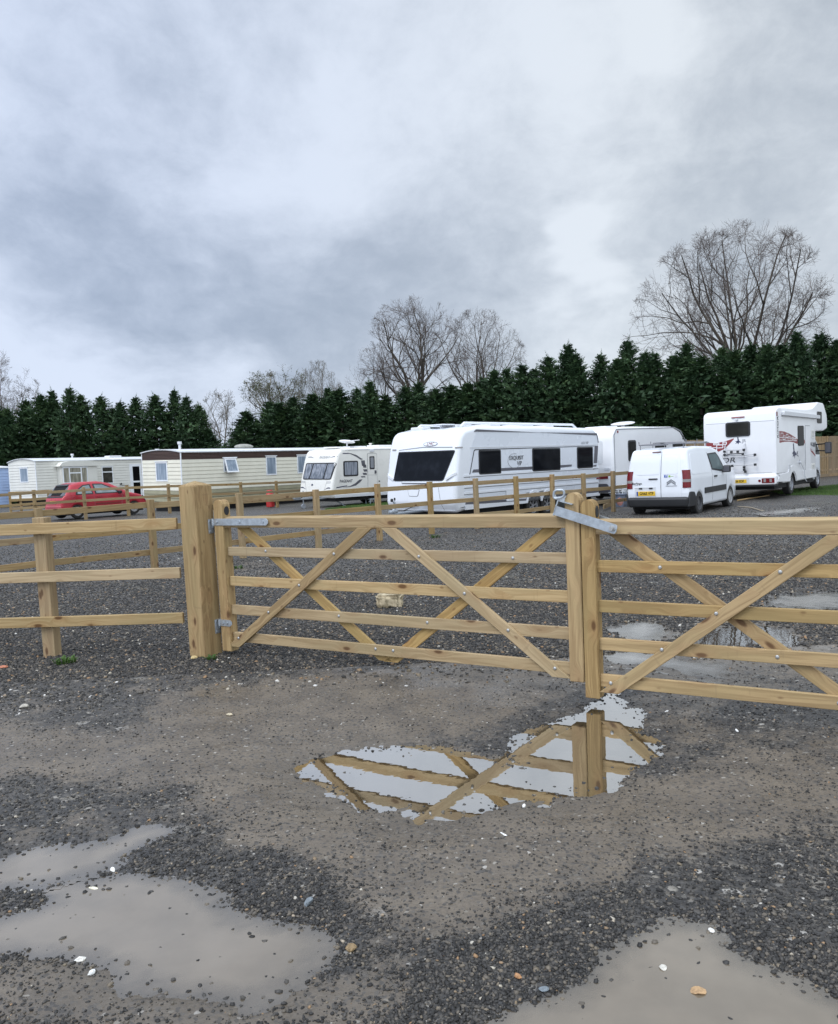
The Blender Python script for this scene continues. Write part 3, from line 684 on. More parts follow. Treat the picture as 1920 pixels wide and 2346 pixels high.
# stones standing in the shallow margins of the near puddles
xs_, ys_, zs_, ss_ = [], [], [], []
for p in PUD[:4]:
    P = np.array(p['poly']); lo = P.min(0) - .1; hi = P.max(0) + .1; lo[1] = max(lo[1], 1.3); n_ = int(700 * (hi[0] - lo[0]) * (hi[1] - lo[1]))
    x = rs.uniform(lo[0], hi[0], n_); y = rs.uniform(lo[1], hi[1], n_); h, _w = terrain(x, y); own = sdf(x, y, p['poly']) + .16 * (fbm(x, y, 5, 3) - .5)
    k = (own > -.03) & (own < .30) & (rs.rand(n_) < np.exp(-np.maximum(own, 0) / (.05 + .09 * fbm(x + 7, y, 2.2, 2)))); x, y, h, own = x[k], y[k], h[k], own[k]; sz = rs.uniform(.005, .0125, len(x))
    xs_.append(x); ys_.append(y); ss_.append(sz); zs_.append(np.maximum(h, p['lev'] - .0085 + rs.rand(len(x)) * .0095 - own * .018))
x, y, z, sz = map(np.concatenate, (xs_, ys_, zs_, ss_))
tag(stones('puddle_gravel', np.stack([x, y, z + sz * .1], -1), sz, np.clip(rs.rand(len(x)) * .86, 0, 1), 9, STONE), 'dark stones breaking the surface along the puddle margins', kind='stuff')
# single stones, chips and leaves that catch the eye
def lump(name, label, cat, u, v, L, col, seed, flat=.5, asp=.7, ang=0.0, sub=2, rough=.75, zoff=0.0, rng_=.5):
    x, y = gnd(u, v, 0); z = float(terrain(np.array([x]), np.array([y]))[0][0]); x, y = gnd(u, v, z); z = float(terrain(np.array([x]), np.array([y]))[0][0])
    for p in PUD:
        if sdf(np.array([x]), np.array([y]), p['poly'])[0] > .02: z = max(z, p['lev'] - .002)
    r_ = random.Random(seed); bm = bmesh.new(); bmesh.ops.create_icosphere(bm, subdivisions=sub, radius=.5)
    pl = [(Vector((r_.uniform(-1, 1), r_.uniform(-1, 1), r_.uniform(-1, 1))).normalized(), r_.uniform(.26, .44)) for _ in range(9)]
    for vv in bm.verts:
        for nn, d in pl:
            e = vv.co.dot(nn) - d
            if e > 0: vv.co -= nn * e * rng_ * 1.9
        vv.co = Vector((vv.co.x * L, vv.co.y * L * asp, vv.co.z * L * flat))
    bmesh.ops.rotate(bm, verts=bm.verts[:], cent=(0, 0, 0), matrix=Matrix.Rotation(ang, 3, 'Z'))
    zmin = min(vv.co.z for vv in bm.verts)
    for vv in bm.verts: vv.co.z -= zmin
    mm = simple(name + '_surface', col, rough, 0, .3, 30 / max(L, .05) * .1, .5, 6 / L)
    o = link(name, fin(bm, name), None, [mm]); o.location = (x, y, z - L * flat * .12 + zoff); return tag(o, label, cat)
bm = bmesh.new(); bmesh.ops.create_cube(bm, size=1); bmesh.ops.bevel(bm, geom=bm.edges[:], offset=.14, segments=2, affect='EDGES'); bmesh.ops.subdivide_edges(bm, edges=bm.edges[:], cuts=5, use_grid_fill=True)
from mathutils import noise as mnoise
for v in bm.verts:
    q = v.co.copy(); nn = q.normalized(); v.co += nn * (.16 * mnoise.noise(q * 2.3 + Vector((3, 1, 7))) + .07 * mnoise.noise(q * 7) + .03 * mnoise.noise(q * 17)); v.co.x += .22 * (q.z - .2) * (-1 if q.x < 0 else .25); v.co = Vector((v.co.x * .29, v.co.y * .20, (v.co.z + .5) * .155 - .012))
m, n, b, o = mat('limestone'); tc = n.new('ShaderNodeTexCoord').outputs['Object']; v1 = n.noise(tc, 13, 4, .6).outputs[0]; v2 = n.noise(tc, 75, 4, .7).outputs[0]
cc_ = n.mix(n.rng(v1, .40, .62), (.24, .195, .12, 1), (.50, .42, .28, 1)); n.set(b, 'Base Color', n.mix(n.rng(v2, .55, .75, 0, .5), cc_, (.10, .08, .05, 1))); n.set(b, 'Roughness', .9)
bp = n.new('ShaderNodeBump'); n.set(bp, 'Height', v1); n.set(bp, 'Strength', .35); n.set(bp, 'Distance', .012); n.l.new(bp.outputs[0], b.inputs['Normal'])
x, y = gnd(893, 1390); rk = link('rock', fin(bm, 'rock', 50), None, [m]); rk.location = (x, y, float(terrain(np.array([x]), np.array([y]))[0][0])); rk.rotation_euler = (0, 0, -.12)
tag(rk, 'pale yellow block of limestone lying on the gravel behind the left gate', 'rock')
GR = 'small stones on the track'
for nm, lb, u, v, L, c, sd_, fl, asp in [
    ('stone', 'angular blue grey stone on the dark gravel right of the large round puddle', 707, 2072, .060, (.20, .23, .25), 2, .5, .6),
    ('stone', 'yellow stone at the foot of the big gate post', 446, 1510, .085, (.55, .42, .20), 6, .45, .7),
    ('stone', 'brown clod on the dark gravel right of the large round puddle', 805, 2178, .050, (.26, .18, .09), 8, .6, .7),
    ('stone', 'orange brown stone half sunk in the lower right puddle', 1600, 2300, .052, (.42, .27, .14), 9, .35, .8),
    ('stone', 'white chip beside the mirror puddle, on its near shore', 1200, 1840, .052, (.78, .77, .74), 11, .25, .4),
    ('stone', 'long white chip between the two left puddles', 258, 1995, .052, (.74, .72, .66), 12, .25, .4),
    ('stone', 'pale yellow chip floating in the upper edge of the large round puddle', 215, 2047, .045, (.70, .66, .52), 13, .2, .4),
    ('stone', 'white hollow flint on the lower left shore of the large round puddle', 185, 2200, .042, (.72, .70, .64), 14, .4, .6),
    ('stone', 'broken white flint below the hollow flint, left foreground', 209, 2233, .034, (.78, .77, .73), 15, .5, .6),
    ('stone', 'white chip on the upper right edge of the lower right puddle', 1629, 2136, .034, (.70, .68, .63), 16, .35, .6),
    ('stone', 'orange pebble in the gravel ridge left of the lower right puddle', 1187, 2240, .034, (.42, .22, .10), 17, .5, .6),
    ('stone', 'blue grey slate pebble by the left shore of the lower right puddle', 1245, 2270, .036, (.17, .20, .22), 18, .4, .7),
    ('stone', 'white crescent chip on the gravel under the right gate', 1527, 1631, .045, (.78, .77, .74), 19, .2, .35),
    ('stone', 'thin white strip on the gravel right of the mirror puddle', 1688, 1672, .06, (.72, .72, .70), 20, .15, .25),
    ('stone', 'thin white strip on the mud below the mirror puddle', 1155, 1910, .055, (.70, .70, .66), 21, .15, .22),
    ('stone', 'pale tan stone on the smooth mud left of the gate middle', 526, 1640, .05, (.50, .43, .30), 22, .4, .6),
    ('stone', 'large pale stone on the gravel at the far left, below the fence', 55, 1622, .075, (.42, .39, .33), 23, .5, .7),
    ('stone', 'whitish shell ring lying in the lower right puddle', 1520, 2236, .034, (.60, .57, .50), 24, .3, .8)]:
    tag(lump(nm, lb, 'stone', u, v, L, c, sd_, fl, asp, sd_ * .7), lb, 'stone', GR)
lump('brick_fragment', 'flat orange red brick fragment at the left edge beside the fence post', 'brick', 6, 1531, .10, (.42, .16, .09), 31, .3, .6, .2)
# ------------------------------------------------------------------ gates (plane through p0, s along the gate, z up, offset away from the camera)
TH = R(-32.08); GP0 = Vector((.891, 5.597, 0)); GD = Vector((math.cos(TH), math.sin(TH), 0)); GN = Vector((-GD.y, GD.x, 0))
GROT = (0, 0, TH)
def gl(s, o_, z): return Vector((s, o_, z))            # gate-local: x along, y away, z up; Empties sit at GP0
def gate(label, s0, s1, zt, zb, top, bars, hang_left, braces, slope, bolts, zoff=0.0):
    g = thing('field_gate', label, 'gate', GP0, GROT, 'pair of five bar timber gates')
    T = .072
    def stile(sa, sb, z0, z1):
        bm = bmesh.new(); wd = sb - sa
        prof = [(-wd / 2, 0), (wd / 2, 0), (wd / 2, z1 - z0 - .045), (wd * .32, z1 - z0 - .012), (0, z1 - z0), (-wd * .32, z1 - z0 - .012), (-wd / 2, z1 - z0 - .045)]
        bprism(bm, prof, lambda a, b, d: (b, d, -a), -T / 2 - .012, T / 2 + .012)
        bmesh.ops.bevel(bm, geom=bm.edges[:], offset=.005, segments=2, affect='EDGES')
        o = link('stile', fin(bm, 'stile'), g, [WOOD]); o.matrix_local = Matrix(((0, 0, -1, (sa + sb) / 2), (0, 1, 0, T / 2), (1, 0, 0, z0), (0, 0, 0, 1)))
        return o
    for (sa, sb, z0, z1) in (zt, zb): stile(sa, sb, z0, z1)
    a, b = s0, s1
    z = lambda zz, s: zz + slope * (s - (s0 if hang_left else s0))
    zz = (top[0] + top[1]) / 2; hh = top[0] - top[1]
    sect = [(-T / 2, -hh / 2), (T / 2, -hh / 2), (T / 2, hh / 2), (-T / 2 + .038, hh / 2), (-T / 2 + .004, hh / 2 - .014)]
    plank('top_rail', g, WOODG if hang_left else WOOD, (a, T / 2, z(zz, a)), (b, T / 2, z(zz, b)), (0, 1, 0), hh, T, sect=[(p, q) for p, q in sect])
    for (zu, zd) in bars:
        zz = (zu + zd) / 2
        plank('rail', g, WOODP if hang_left else WOOD, (a, .022 + .014, z(zz, a)), (b, .022 + .014, z(zz, b)), (0, 1, 0), zu - zd, .030)
    for k, (p, q, front) in enumerate(braces):
        oo = .006 if front else .066
        # cut ends parallel to the rails: a parallelogram in the gate plane
        dv = Vector((q[0] - p[0], 0, q[1] - p[1])); hw = .040 / abs(dv.normalized().z)
        bm = bmesh.new(); L = dv.length; X = dv.normalized(); Zv = Vector((-X.z, 0, X.x))
        corners = [(p[0] - hw, p[1]), (p[0] + hw, p[1]), (q[0] + hw, q[1]), (q[0] - hw, q[1])]
        if len(p) > 2: corners[0] = (p[0] - hw + p[2], p[1] + p[3])
        loc = [((c[0] - p[0]) * X.x + (c[1] - p[1]) * X.z, (c[0] - p[0]) * Zv.x + (c[1] - p[1]) * Zv.z) for c in corners]
        bprism(bm, loc, lambda u_, v_, d: (u_, d, v_), -.013, .013); bmesh.ops.bevel(bm, geom=bm.edges[:], offset=.003, segments=1, affect='EDGES')
        o = link('brace', fin(bm, 'brace'), g, [WOODP if k % 3 == 2 else WOOD])
        o.matrix_local = Matrix(((X.x, 0, Zv.x, p[0]), (0, 1, 0, oo), (X.z, 0, Zv.z, p[1]), (0, 0, 0, 1)))
    bme = None
    for (s_, zz, front) in bolts:
        bm = bmesh.new(); bmesh.ops.create_uvsphere(bm, u_segments=14, v_segments=8, radius=.0125)
        for v in bm.verts: v.co = Vector((v.co.x, v.co.y * .55, v.co.z))
        o = link('bolt', fin(bm, 'bolt', 60), g, [BOLTM]); o.location = (s_, (-.009 if front else .0205), zz)
    return g
LEFT = gate('left timber gate hung on the big square post, its five rails crossed by four braces', -3.02, .15, (-3.13, -3.02, .037, 1.36), (.098, .198, .084, 1.352), (1.212, 1.118),
    [(.949, .872), (.693, .612), (.444, .361), (.205, .122)], True,
    [((-3.00, .08), (-1.535, 1.118), True), ((-1.44, .075), (-2.88, 1.128), False), ((.035, .10), (-1.32, 1.116), True), ((-1.40, .07), (-.02, 1.118), False)], 0.0,
    [(-1.844, .912, 1), (-2.219, .649, 1), (-1.851, .412, 0), (-1.51, .173, 0), (-1.346, .172, 0), (-1.057, .907, 1), (-.686, .647, 1), (-.35, .402, 1), (-.009, .163, 1), (-1.028, .41, 0), (-.307, .907, 0), (-2.584, .92, 0), (-2.568, .408, 1), (-2.929, .163, 1)])
RIGHT = gate('right timber gate with the galvanised throw-over latch on its left stile, running out of frame', .25, 3.42, (.205, .302, -.016, 1.305), (3.42, 3.53, .0, 1.33), (1.174, 1.076),
    [(.904, .826), (.639, .56), (.389, .308), (.146, .062)], False,
    [((1.845, .06), (.44, 1.07), False), ((.365, .03), (1.73, 1.078), True), ((3.35, .06), (1.97, 1.078), True), ((2.0, .06), (3.30, 1.078), False)], .003,
    [(.711, .868, 0), (1.418, .863, 1), (1.054, .598, 1), (.719, .349, 1), (.38, .1, 1), (1.393, .352, 0), (1.72, .11, 0), (2.2, .6, 1), (2.9, .86, 0)])
# dark oval end plugs, hinges and latch
def plug(g, s_, zz):
    bm = bmesh.new(); bcyl(bm, (0, 0, 0), (.006, 0, 0), .028, n=24)
    for v in bm.verts: v.co.z *= 1.35
    o = link('end_plug', fin(bm, 'end_plug'), g, [BLACK]); o.location = (s_, .036, zz)
plug(LEFT, -3.0215, 1.262); plug(RIGHT, .300, 1.222)
def strap(g, s0, s1, zc, h, o_=-.018):
    bm = bmesh.new(); poly = [(s0, zc - h / 2), (s1 - .022, zc - h / 2), (s1, zc - h * .2), (s1, zc + h * .2), (s1 - .022, zc + h / 2), (s0, zc + h / 2)]
    bprism(bm, poly, lambda a, b, d: (a, d, b), o_, o_ + .006)
    bcyl(bm, (s0 - .004, o_ + .004, zc - h / 2), (s0 - .004, o_ + .004, zc + h / 2), .013, n=14)
    for k in range(3 if s1 - s0 > .3 else 2):
        q = s0 + .045 + (s1 - s0 - .1) * k / (2 if s1 - s0 > .3 else 1)
        bcyl(bm, (q, o_ - .007, zc), (q, o_ + .003, zc), .011, .013, n=12)
    return link('hinge_strap', fin(bm, 'hinge_strap', 40), g, [GALV])
strap(LEFT, -3.135, -2.505, 1.168, .058, -.019); strap(LEFT, -3.135, -2.99, .288, .056, -.019)
strap(RIGHT, 3.05, 3.54, 1.15, .058, -.02)
# latch: U loop thrown over both stiles
bm = bmesh.new()
def lp(s_, z_, o_): return (s_, o_, z_)
X = Vector((.455 - .05, 0, 1.112 - 1.238)).normalized(); Zv = Vector((-X.z, 0, X.x))
poly = rounded([(0, -.031, 0), (.436, -.031, .02), (.436, .031, .02), (0, .031, 0)], 4)
for o_ in (-.052, .098):
    bprism(bm, poly, lambda a, b, d: tuple(Vector((.045, 0, 1.240)) + X * a + Zv * b + Vector((0, d, 0))), o_, o_ + .007)
bprism(bm, [(-.004, -.036), (.004, -.036), (.010, .07), (.002, .07)], lambda a, b, d: tuple(Vector((.043, 0, 1.240)) + X * a + Zv * b + Vector((0, d, 0))), -.052, .105)
bprism(bm, [(.0, .062), (.10, .066), (.10, .072), (.0, .068)], lambda a, b, d: tuple(Vector((.045, 0, 1.240)) + X * a + Zv * b + Vector((0, d, 0))), -.040, .09)
lat = link('latch', fin(bm, 'latch', 30), RIGHT, [GALV])
bm = bmesh.new(); pts = rounded([(.030, 1.312, .02), (.036, 1.372, .03), (.108, 1.372, .03), (.106, 1.326, .03)], 5)
btube(bm, [(a, -.03, b) for a, b in pts], .0085, 10, True)
link('latch_handle', fin(bm, 'latch_handle', 60), lat, [GALV])
bm = bmesh.new(); bcyl(bm, (.432, -.075, 1.119), (.432, -.04, 1.119), .012, n=14); bcyl(bm, (.432, -.058, 1.119), (.432, -.050, 1.119), .021, n=6); bcyl(bm, (.432, -.0525, 1.119), (.432, .0, 1.119), .006, n=8)
link('latch_bolt', fin(bm, 'latch_bolt', 40), lat, [BOLTM])
# big posts the gates hang on
def gatepost(label, s_face, sgn, yaw, nm=True):
    base = GP0 + GD * (s_face + sgn * .1) + GN * (-.163 + .1); z0 = gz(base.x, base.y) - .12
    g = thing('gate_post', label, 'post', (base.x, base.y, z0), (0, 0, TH + yaw), 'square posts the gates hang on')
    Hh = 1.49 - z0; bm = bmesh.new()
    prof = bm
    r = .1
    A = [bm.verts.new((0, a * r, b * r)) for a, b in ((-1, -1), (1, -1), (1, 1), (-1, 1))]; B = [bm.verts.new((Hh, a * r, b * r)) for a, b in ((-1, -1), (1, -1), (1, 1), (-1, 1))]; tp = bm.verts.new((Hh + .042, 0, 0))
    bm.faces.new(A)
    for i in range(4): bm.faces.new((A[i], A[(i + 1) % 4], B[(i + 1) % 4], B[i])); bm.faces.new((B[i], B[(i + 1) % 4], tp))
    bmesh.ops.bevel(bm, geom=[e for e in bm.edges], offset=.006, segments=2, affect='EDGES')
    o = link('post_shaft', fin(bm, 'post_shaft'), g, [WOOD]); o.matrix_local = Matrix(((0, 0, -1, 0), (0, 1, 0, 0), (1, 0, 0, 0), (0, 0, 0, 1)))
    if nm:
        for zc in (1.132 - z0, .252 - z0):
            bm = bmesh.new(); xx = -sgn * .1
            bbox(bm, xx, xx + .008, .025, .137, -.062, .062, .002)
            bcyl(bm, (xx, .10, .005), (xx + .035, .132, .005), .012, n=10); bcyl(bm, (xx + .038, .142, -.03), (xx + .038, .142, .085), .010, n=12); bcyl(bm, (xx + .004, .142, .0), (xx + .038, .142, .0), .014, n=10)
            bbox(bm, xx + .008, xx + .022, .065, .098, -.018, .018, .003)
            for a in (.042, .118):
                for b_ in (-.045, .045): bcyl(bm, (xx + .006, a, b_), (xx + .015, a, b_), .0095, n=10)
            o = link('hinge_plate', fin(bm, 'hinge_plate', 40), g, [GALV]); o.location = (0, 0, zc)
    return g
gatepost('thick square timber post with pointed top and two hinge plates, left of the gates', -3.176, -1, 0)
gatepost('thick square timber post at the far right end of the right gate, outside the picture', 3.58, 1, 0, False)
# ------------------------------------------------------------------ post and rail fences
def fence(label, group, posts, rails, rail_h, rail_th, behind, pw, ph, m, top=1.22, ext=(0, 0), yaw=None, dz=0.0, mm=None, skip=()):
    """posts: [(x,y)]; rails: centre heights; behind: side of the line the rails sit on (+1 away from camera)"""
    g = thing('rail_fence', label, 'fence', (posts[0][0], posts[0][1], gz(*posts[0])), (0, 0, 0), group)
    O = Vector(g.location)
    for k, (x, y) in enumerate(posts):
        z = gz(x, y)
        if k < len(posts) - 1: d = Vector((posts[k + 1][0] - x, posts[k + 1][1] - y, 0)).normalized()
        nrm = Vector((-d.y, d.x, 0))
        if k in skip: continue
        rr = random.Random(k * 7 + len(posts)); tp = top + rr.uniform(-.02, .02)
        tl = Vector((rr.uniform(-.012, .012), rr.uniform(-.012, .012), 0))
        plank('post', g, m, Vector((x, y, z - .25)) - O, Vector((x, y, z + tp)) + tl - O, nrm, pw, ph, .006)
    ln = [Vector((x, y, gz(x, y))) for x, y in posts]
    d0 = (ln[0] - ln[1]).normalized(); d1 = (ln[-1] - ln[-2]).normalized()
    ln[0] = ln[0] + d0 * ext[0]; ln[-1] = ln[-1] + d1 * ext[1]
    for k in range(0, len(ln) - 1):
        a, b = ln[k], ln[k + 1]
        d = (b - a).normalized(); nrm = Vector((-d.y, d.x, 0)); off = nrm * behind * (ph / 2 + rail_th / 2 + .001)
        for j, zc in enumerate(rails):
            rr = random.Random(k * 31 + j * 5 + len(posts)); e = rr.uniform(-.012, .012); f_ = rr.uniform(-.012, .012)
            plank('rail', g, mm or m, a + off + Vector((0, 0, zc + e)) + d * .002 - O, b + off + Vector((0, 0, zc + f_)) - d * .002 - O, nrm, rail_h, rail_th, .004)
    return g
# front fence, left of the gate post
hpx = GP0 + GD * (-3.176 - .2) + GN * (-.06)
A0 = Vector((-2.10, 7.30)); A1 = Vector((-5.9, 7.78)); da = (A1 - A0).normalized()
fa = thing('rail_fence', 'pale three rail fence running left from the big gate post, nearest to the viewer', 'fence', (A0.x, A0.y, 0), (0, 0, 0), 'post and rail fences')
for s_ in (1.30, 3.9):
    p = A0 + da * s_; nr = Vector((-da.y, da.x)); nr = nr if nr.y > 0 else -nr; p = p + nr * .075
    plank('post', fa, WOODF, Vector((p.x - A0.x, p.y - A0.y, -.35)), Vector((p.x - A0.x, p.y - A0.y, 1.265)), (math.sin(.25), math.cos(.25), 0), .125, .10, .006)
for (zl, zr, hh) in ((1.168, 1.168, .098), (.735, .735, .094), (.315, .335, .092)):
    for a, b in ((.0, 1.07), (1.07, 3.65)):
        if a == 0: plank('rail', fa, WOODP, Vector((0, 0, zr)), Vector((da.x * 3.65, da.y * 3.65, zl)), (0, 1, 0), hh, .038, .004)
# yard fence running diagonally away
def on_line(P, Q, u):
    # point of the ground line P->Q seen in picture column u at mid height
    lo, hi = -.6, 1.4
    for _ in range(50):
        t_ = (lo + hi) / 2; x = P[0] + (Q[0] - P[0]) * t_; y = P[1] + (Q[1] - P[1]) * t_
        dv = Vector((x, y, .6 - CAMH)); uu = 960 + FPX * dv.dot(_R2) / dv.dot(_F)
        if uu < u: lo = t_
        else: hi = t_
    return (x, y)
PB, QB = (-2.07, 16.75), (5.74, 24.62)
fence('three rail timber fence running diagonally between the gates and the parked caravans', 'post and rail fences', [on_line(PB, QB, u) for u in (-420, -180, 95, 349, 553, 727, 867, 987, 1091.5, 1183.5, 1265, 1338, 1404, 1462)], (1.10, .70, .31), .10, .04, 1, .10, .10, WOODF, 1.20)
PC, QC = (-12.75, 32.35), (-6.4, 38.0)
fence('farther timber fence in front of the red car and the static caravans', 'post and rail fences', [on_line(PC, QC, u) for u in (-30, 81, 195, 293, 387, 470, 553, 634)], (1.12, .72, .33), .10, .04, -1, .11, .10, WOODF, 1.22, ext=(0, 1.5))
PD_, QD = (-19.2, 37.6), (-14.8, 39.4)
fence('short timber fence behind the red car, by the pale blue static caravan', 'post and rail fences', [on_line(PD_, QD, u) for u in (24, 48, 78, 112, 150, 190)], (1.12, .80, .42), .12, .04, -1, .10, .10, WOODF, 1.18)
# ------------------------------------------------------------------ vehicles
def pose(name, label, cat, loc, yaw, pitch, roll, group=None):
    return thing(name, label, cat, loc, (R(roll), R(-pitch), R(yaw)), group)
def fr(a, b, n): return [a + (b - a) * i / n for i in range(1, n)]
# ---- white panel van
V = pose('panel_van', 'white panel van with roof bars and black bumper, parked nose away by the fence end', 'van', (6.454, 22.559, -.107), 52.7, .47, -.13)
vp = rounded([(.03, .36, .05), (.0, .62, .1), (.015, 1.05, .3), (.085, 1.50, .3), (.17, 1.79, .16), (.9, 1.845, .5), (2.0, 1.82, .6), (2.66, 1.72, .4), (3.42, 1.17, .25), (4.02, 1.05, .4), (4.30, .86, .2), (4.38, .55, .12), (4.33, .24, .08)]) + [(3.80, .22)] + arch(3.45, .31, .295, .24)[::-1] + [(3.09, .22), (1.08, .22)] + arch(.72, .31, .295, .24)[::-1] + [(.36, .30)]
def vwarp(x, z):
    k = 1.0
    if z > 1.0: k -= .17 * min(1, (z - 1.0) / .85) ** 1.25
    if x > 3.3: k -= .16 * min(1, (x - 3.3) / 1.08) ** 2
    if x < .5: k -= .05 * (min(1, (.5 - x) / .5)) ** 2
    if z < .5: k -= .03 * min(1, (.5 - z) / .3)
    return k
vs = Shell(vp, .905, .085, vwarp, [(3.45, .31, .295), (.72, .31, .295)])
vs.body('body', V, [WHITE, DARK], xs=fr(-.05, 4.4, 40), zs=fr(.25, 1.85, 26))
# rear doors, split down the middle, each with a pressed blank panel
for (ya, yb, lab) in ((.66, -.095, 'left'), (-.115, -.66, 'right')):
    dr = vs.end('rear_door', V, WHITE, rounded([(ya if ya > 0 else ya, .50, .03), (yb, .50, .03 if yb < -.2 else .01), (yb if yb > -.2 else yb + .0, 1.05, .2), (yb if yb > -.2 else -.60, 1.70, .12), (ya if ya < 0 else .60, 1.70, .12), (ya, 1.05, .2)], 4), .010, .02)
    s0_, s1_ = (.585, -.07) if ya > 0 else (-.15, -.575)
    vs.end('door_panel', dr, WHITE, rounded([(s0_, 1.13, .07), (s1_, 1.13, .07), (s1_ * (.93 if s1_ < -.2 else 1), 1.60, .10), (s0_ * (.93 if s0_ > .2 else 1), 1.60, .10)], 5), .018, .01)
vs.end('door_gap', V, SEAM, [(-.099, .50), (-.111, .50), (-.111, 1.72), (-.099, 1.72)], .004, .004)
vs.end('door_handle', V, BLACK, rrect(-.02, .23, .995, 1.03, .015), .028, .01)
vs.end('high_brake_lamp', V, simple('brake_lamp_strip', (.09, .01, .012), .3), rrect(-.08, .16, 1.715, 1.745, .012), .022, .01)
vs.end('plate_recess', V, GREYP, rrect(.03, .63, .52, .80, .02), .013, .01)
npl = vs.end('number_plate', V, YELLOW, rrect(.055, .575, .565, .685, .008), .022, .01)
vs.end('plate_strip', npl, BLUE, rrect(.53, .574, .567, .683, .004), .0245, .01)
fv = lambda cy, cz, o_: (lambda a, b, d: (vs.xend(cz + b) - o_ - d, cy - a, cz + b))
lettering('plate_lettering', npl, INK, 'GN65 VTP', .108, fv(.292, .625, .025), bold=.002, squash=.80)
for yy in (.46, .17): vs.end('plate_lamp', V, BLACK, rrect(yy - .05, yy + .05, .745, .785, .012), .026, .01)
vs.end('trim_bar', V, GREYP, rrect(.04, .62, .775, .80, .01), .020, .01)
for cz in (.885, .935):
    vs.end('chevron_badge', V, MGREY, [(-.27, cz - .05), (-.39, cz + .03), (-.51, cz - .05), (-.51, cz - .015), (-.39, cz + .065), (-.27, cz - .015)], .020, .005, step=.02)
vs.end('badge_bar', V, MGREY, rrect(-.55, -.24, .812, .826, .004), .018, .005)
vs.end('square_sticker', V, BLUE, rrect(-.29, -.20, 1.045, 1.115, .006), .016, .004)
lettering('sticker_letter', V, WHITE, 'f', .085, fv(-.252, 1.08, .017), bold=.003)
vs.end('green_sticker', V, GREENM, rrect(-.37, -.32, 1.05, 1.10, .006), .016, .004)
vs.end('green_sticker_bar', V, GREENM, rrect(-.46, -.38, 1.068, 1.078, .003), .016, .004)
vs.end('round_sticker', V, GREYP, [( -.525 + .038 * math.cos(a * .39), 1.075 + .038 * math.sin(a * .39)) for a in range(16)], .016, .004)
lettering('model_lettering', V, INK, 'Berlingo', .085, fv(.56, .90, .013), bold=.001)
vs.end('model_underline', V, MGREY, rrect(.52, .64, .845, .855, .003), .014, .004)
# tail lamps wrap the rear corners
for sg in (-1, 1):
    tl_ = bpy.data.objects.new('tail_lamp', None); COL.objects.link(tl_); tl_.parent = V
    for (za, zb, mm) in ((.76, .91, REDL), (.91, .985, CLEARL), (.985, 1.23, REDL)):
        bm = bmesh.new()
        w0, w1 = (.0, .0)
        n_ = 7
        for q in range(1):
            for zz0, zz1 in ((za, zb),):
                path = []
                for kk in range(n_):
                    f_ = kk / (n_ - 1); path.append(f_)
                R_ = []
                for zz in (zz0, (zz0 + zz1) / 2, zz1):
                    row = []; bul = .018
                    xe = vs.xend(zz); wd = vs.W * vwarp(xe + .05, zz)
                    shape = [(xe - .006, wd - .175), (xe - bul + .0, wd - .13), (xe - bul + .008, wd - .07), (xe + .015, wd - .018), (xe + .055, wd + .012), (xe + .10, wd + .014), (xe + .15, wd + .004), (xe + .14, wd - .05), (xe + .06, wd - .12)]
                    for a, b in shape: row.append(bm.verts.new((a, sg * b, zz)))
                    R_.append(row)
                for A, B in zip(R_, R_[1:]):
                    for i in range(len(A)): bm.faces.new((A[i], A[(i + 1) % len(A)], B[(i + 1) % len(B)], B[i]))
                bm.faces.new(R_[0][::-1]); bm.faces.new(R_[-1])
        link('lamp_lens', fin(bm, 'lamp_lens', 40), tl_, [mm])
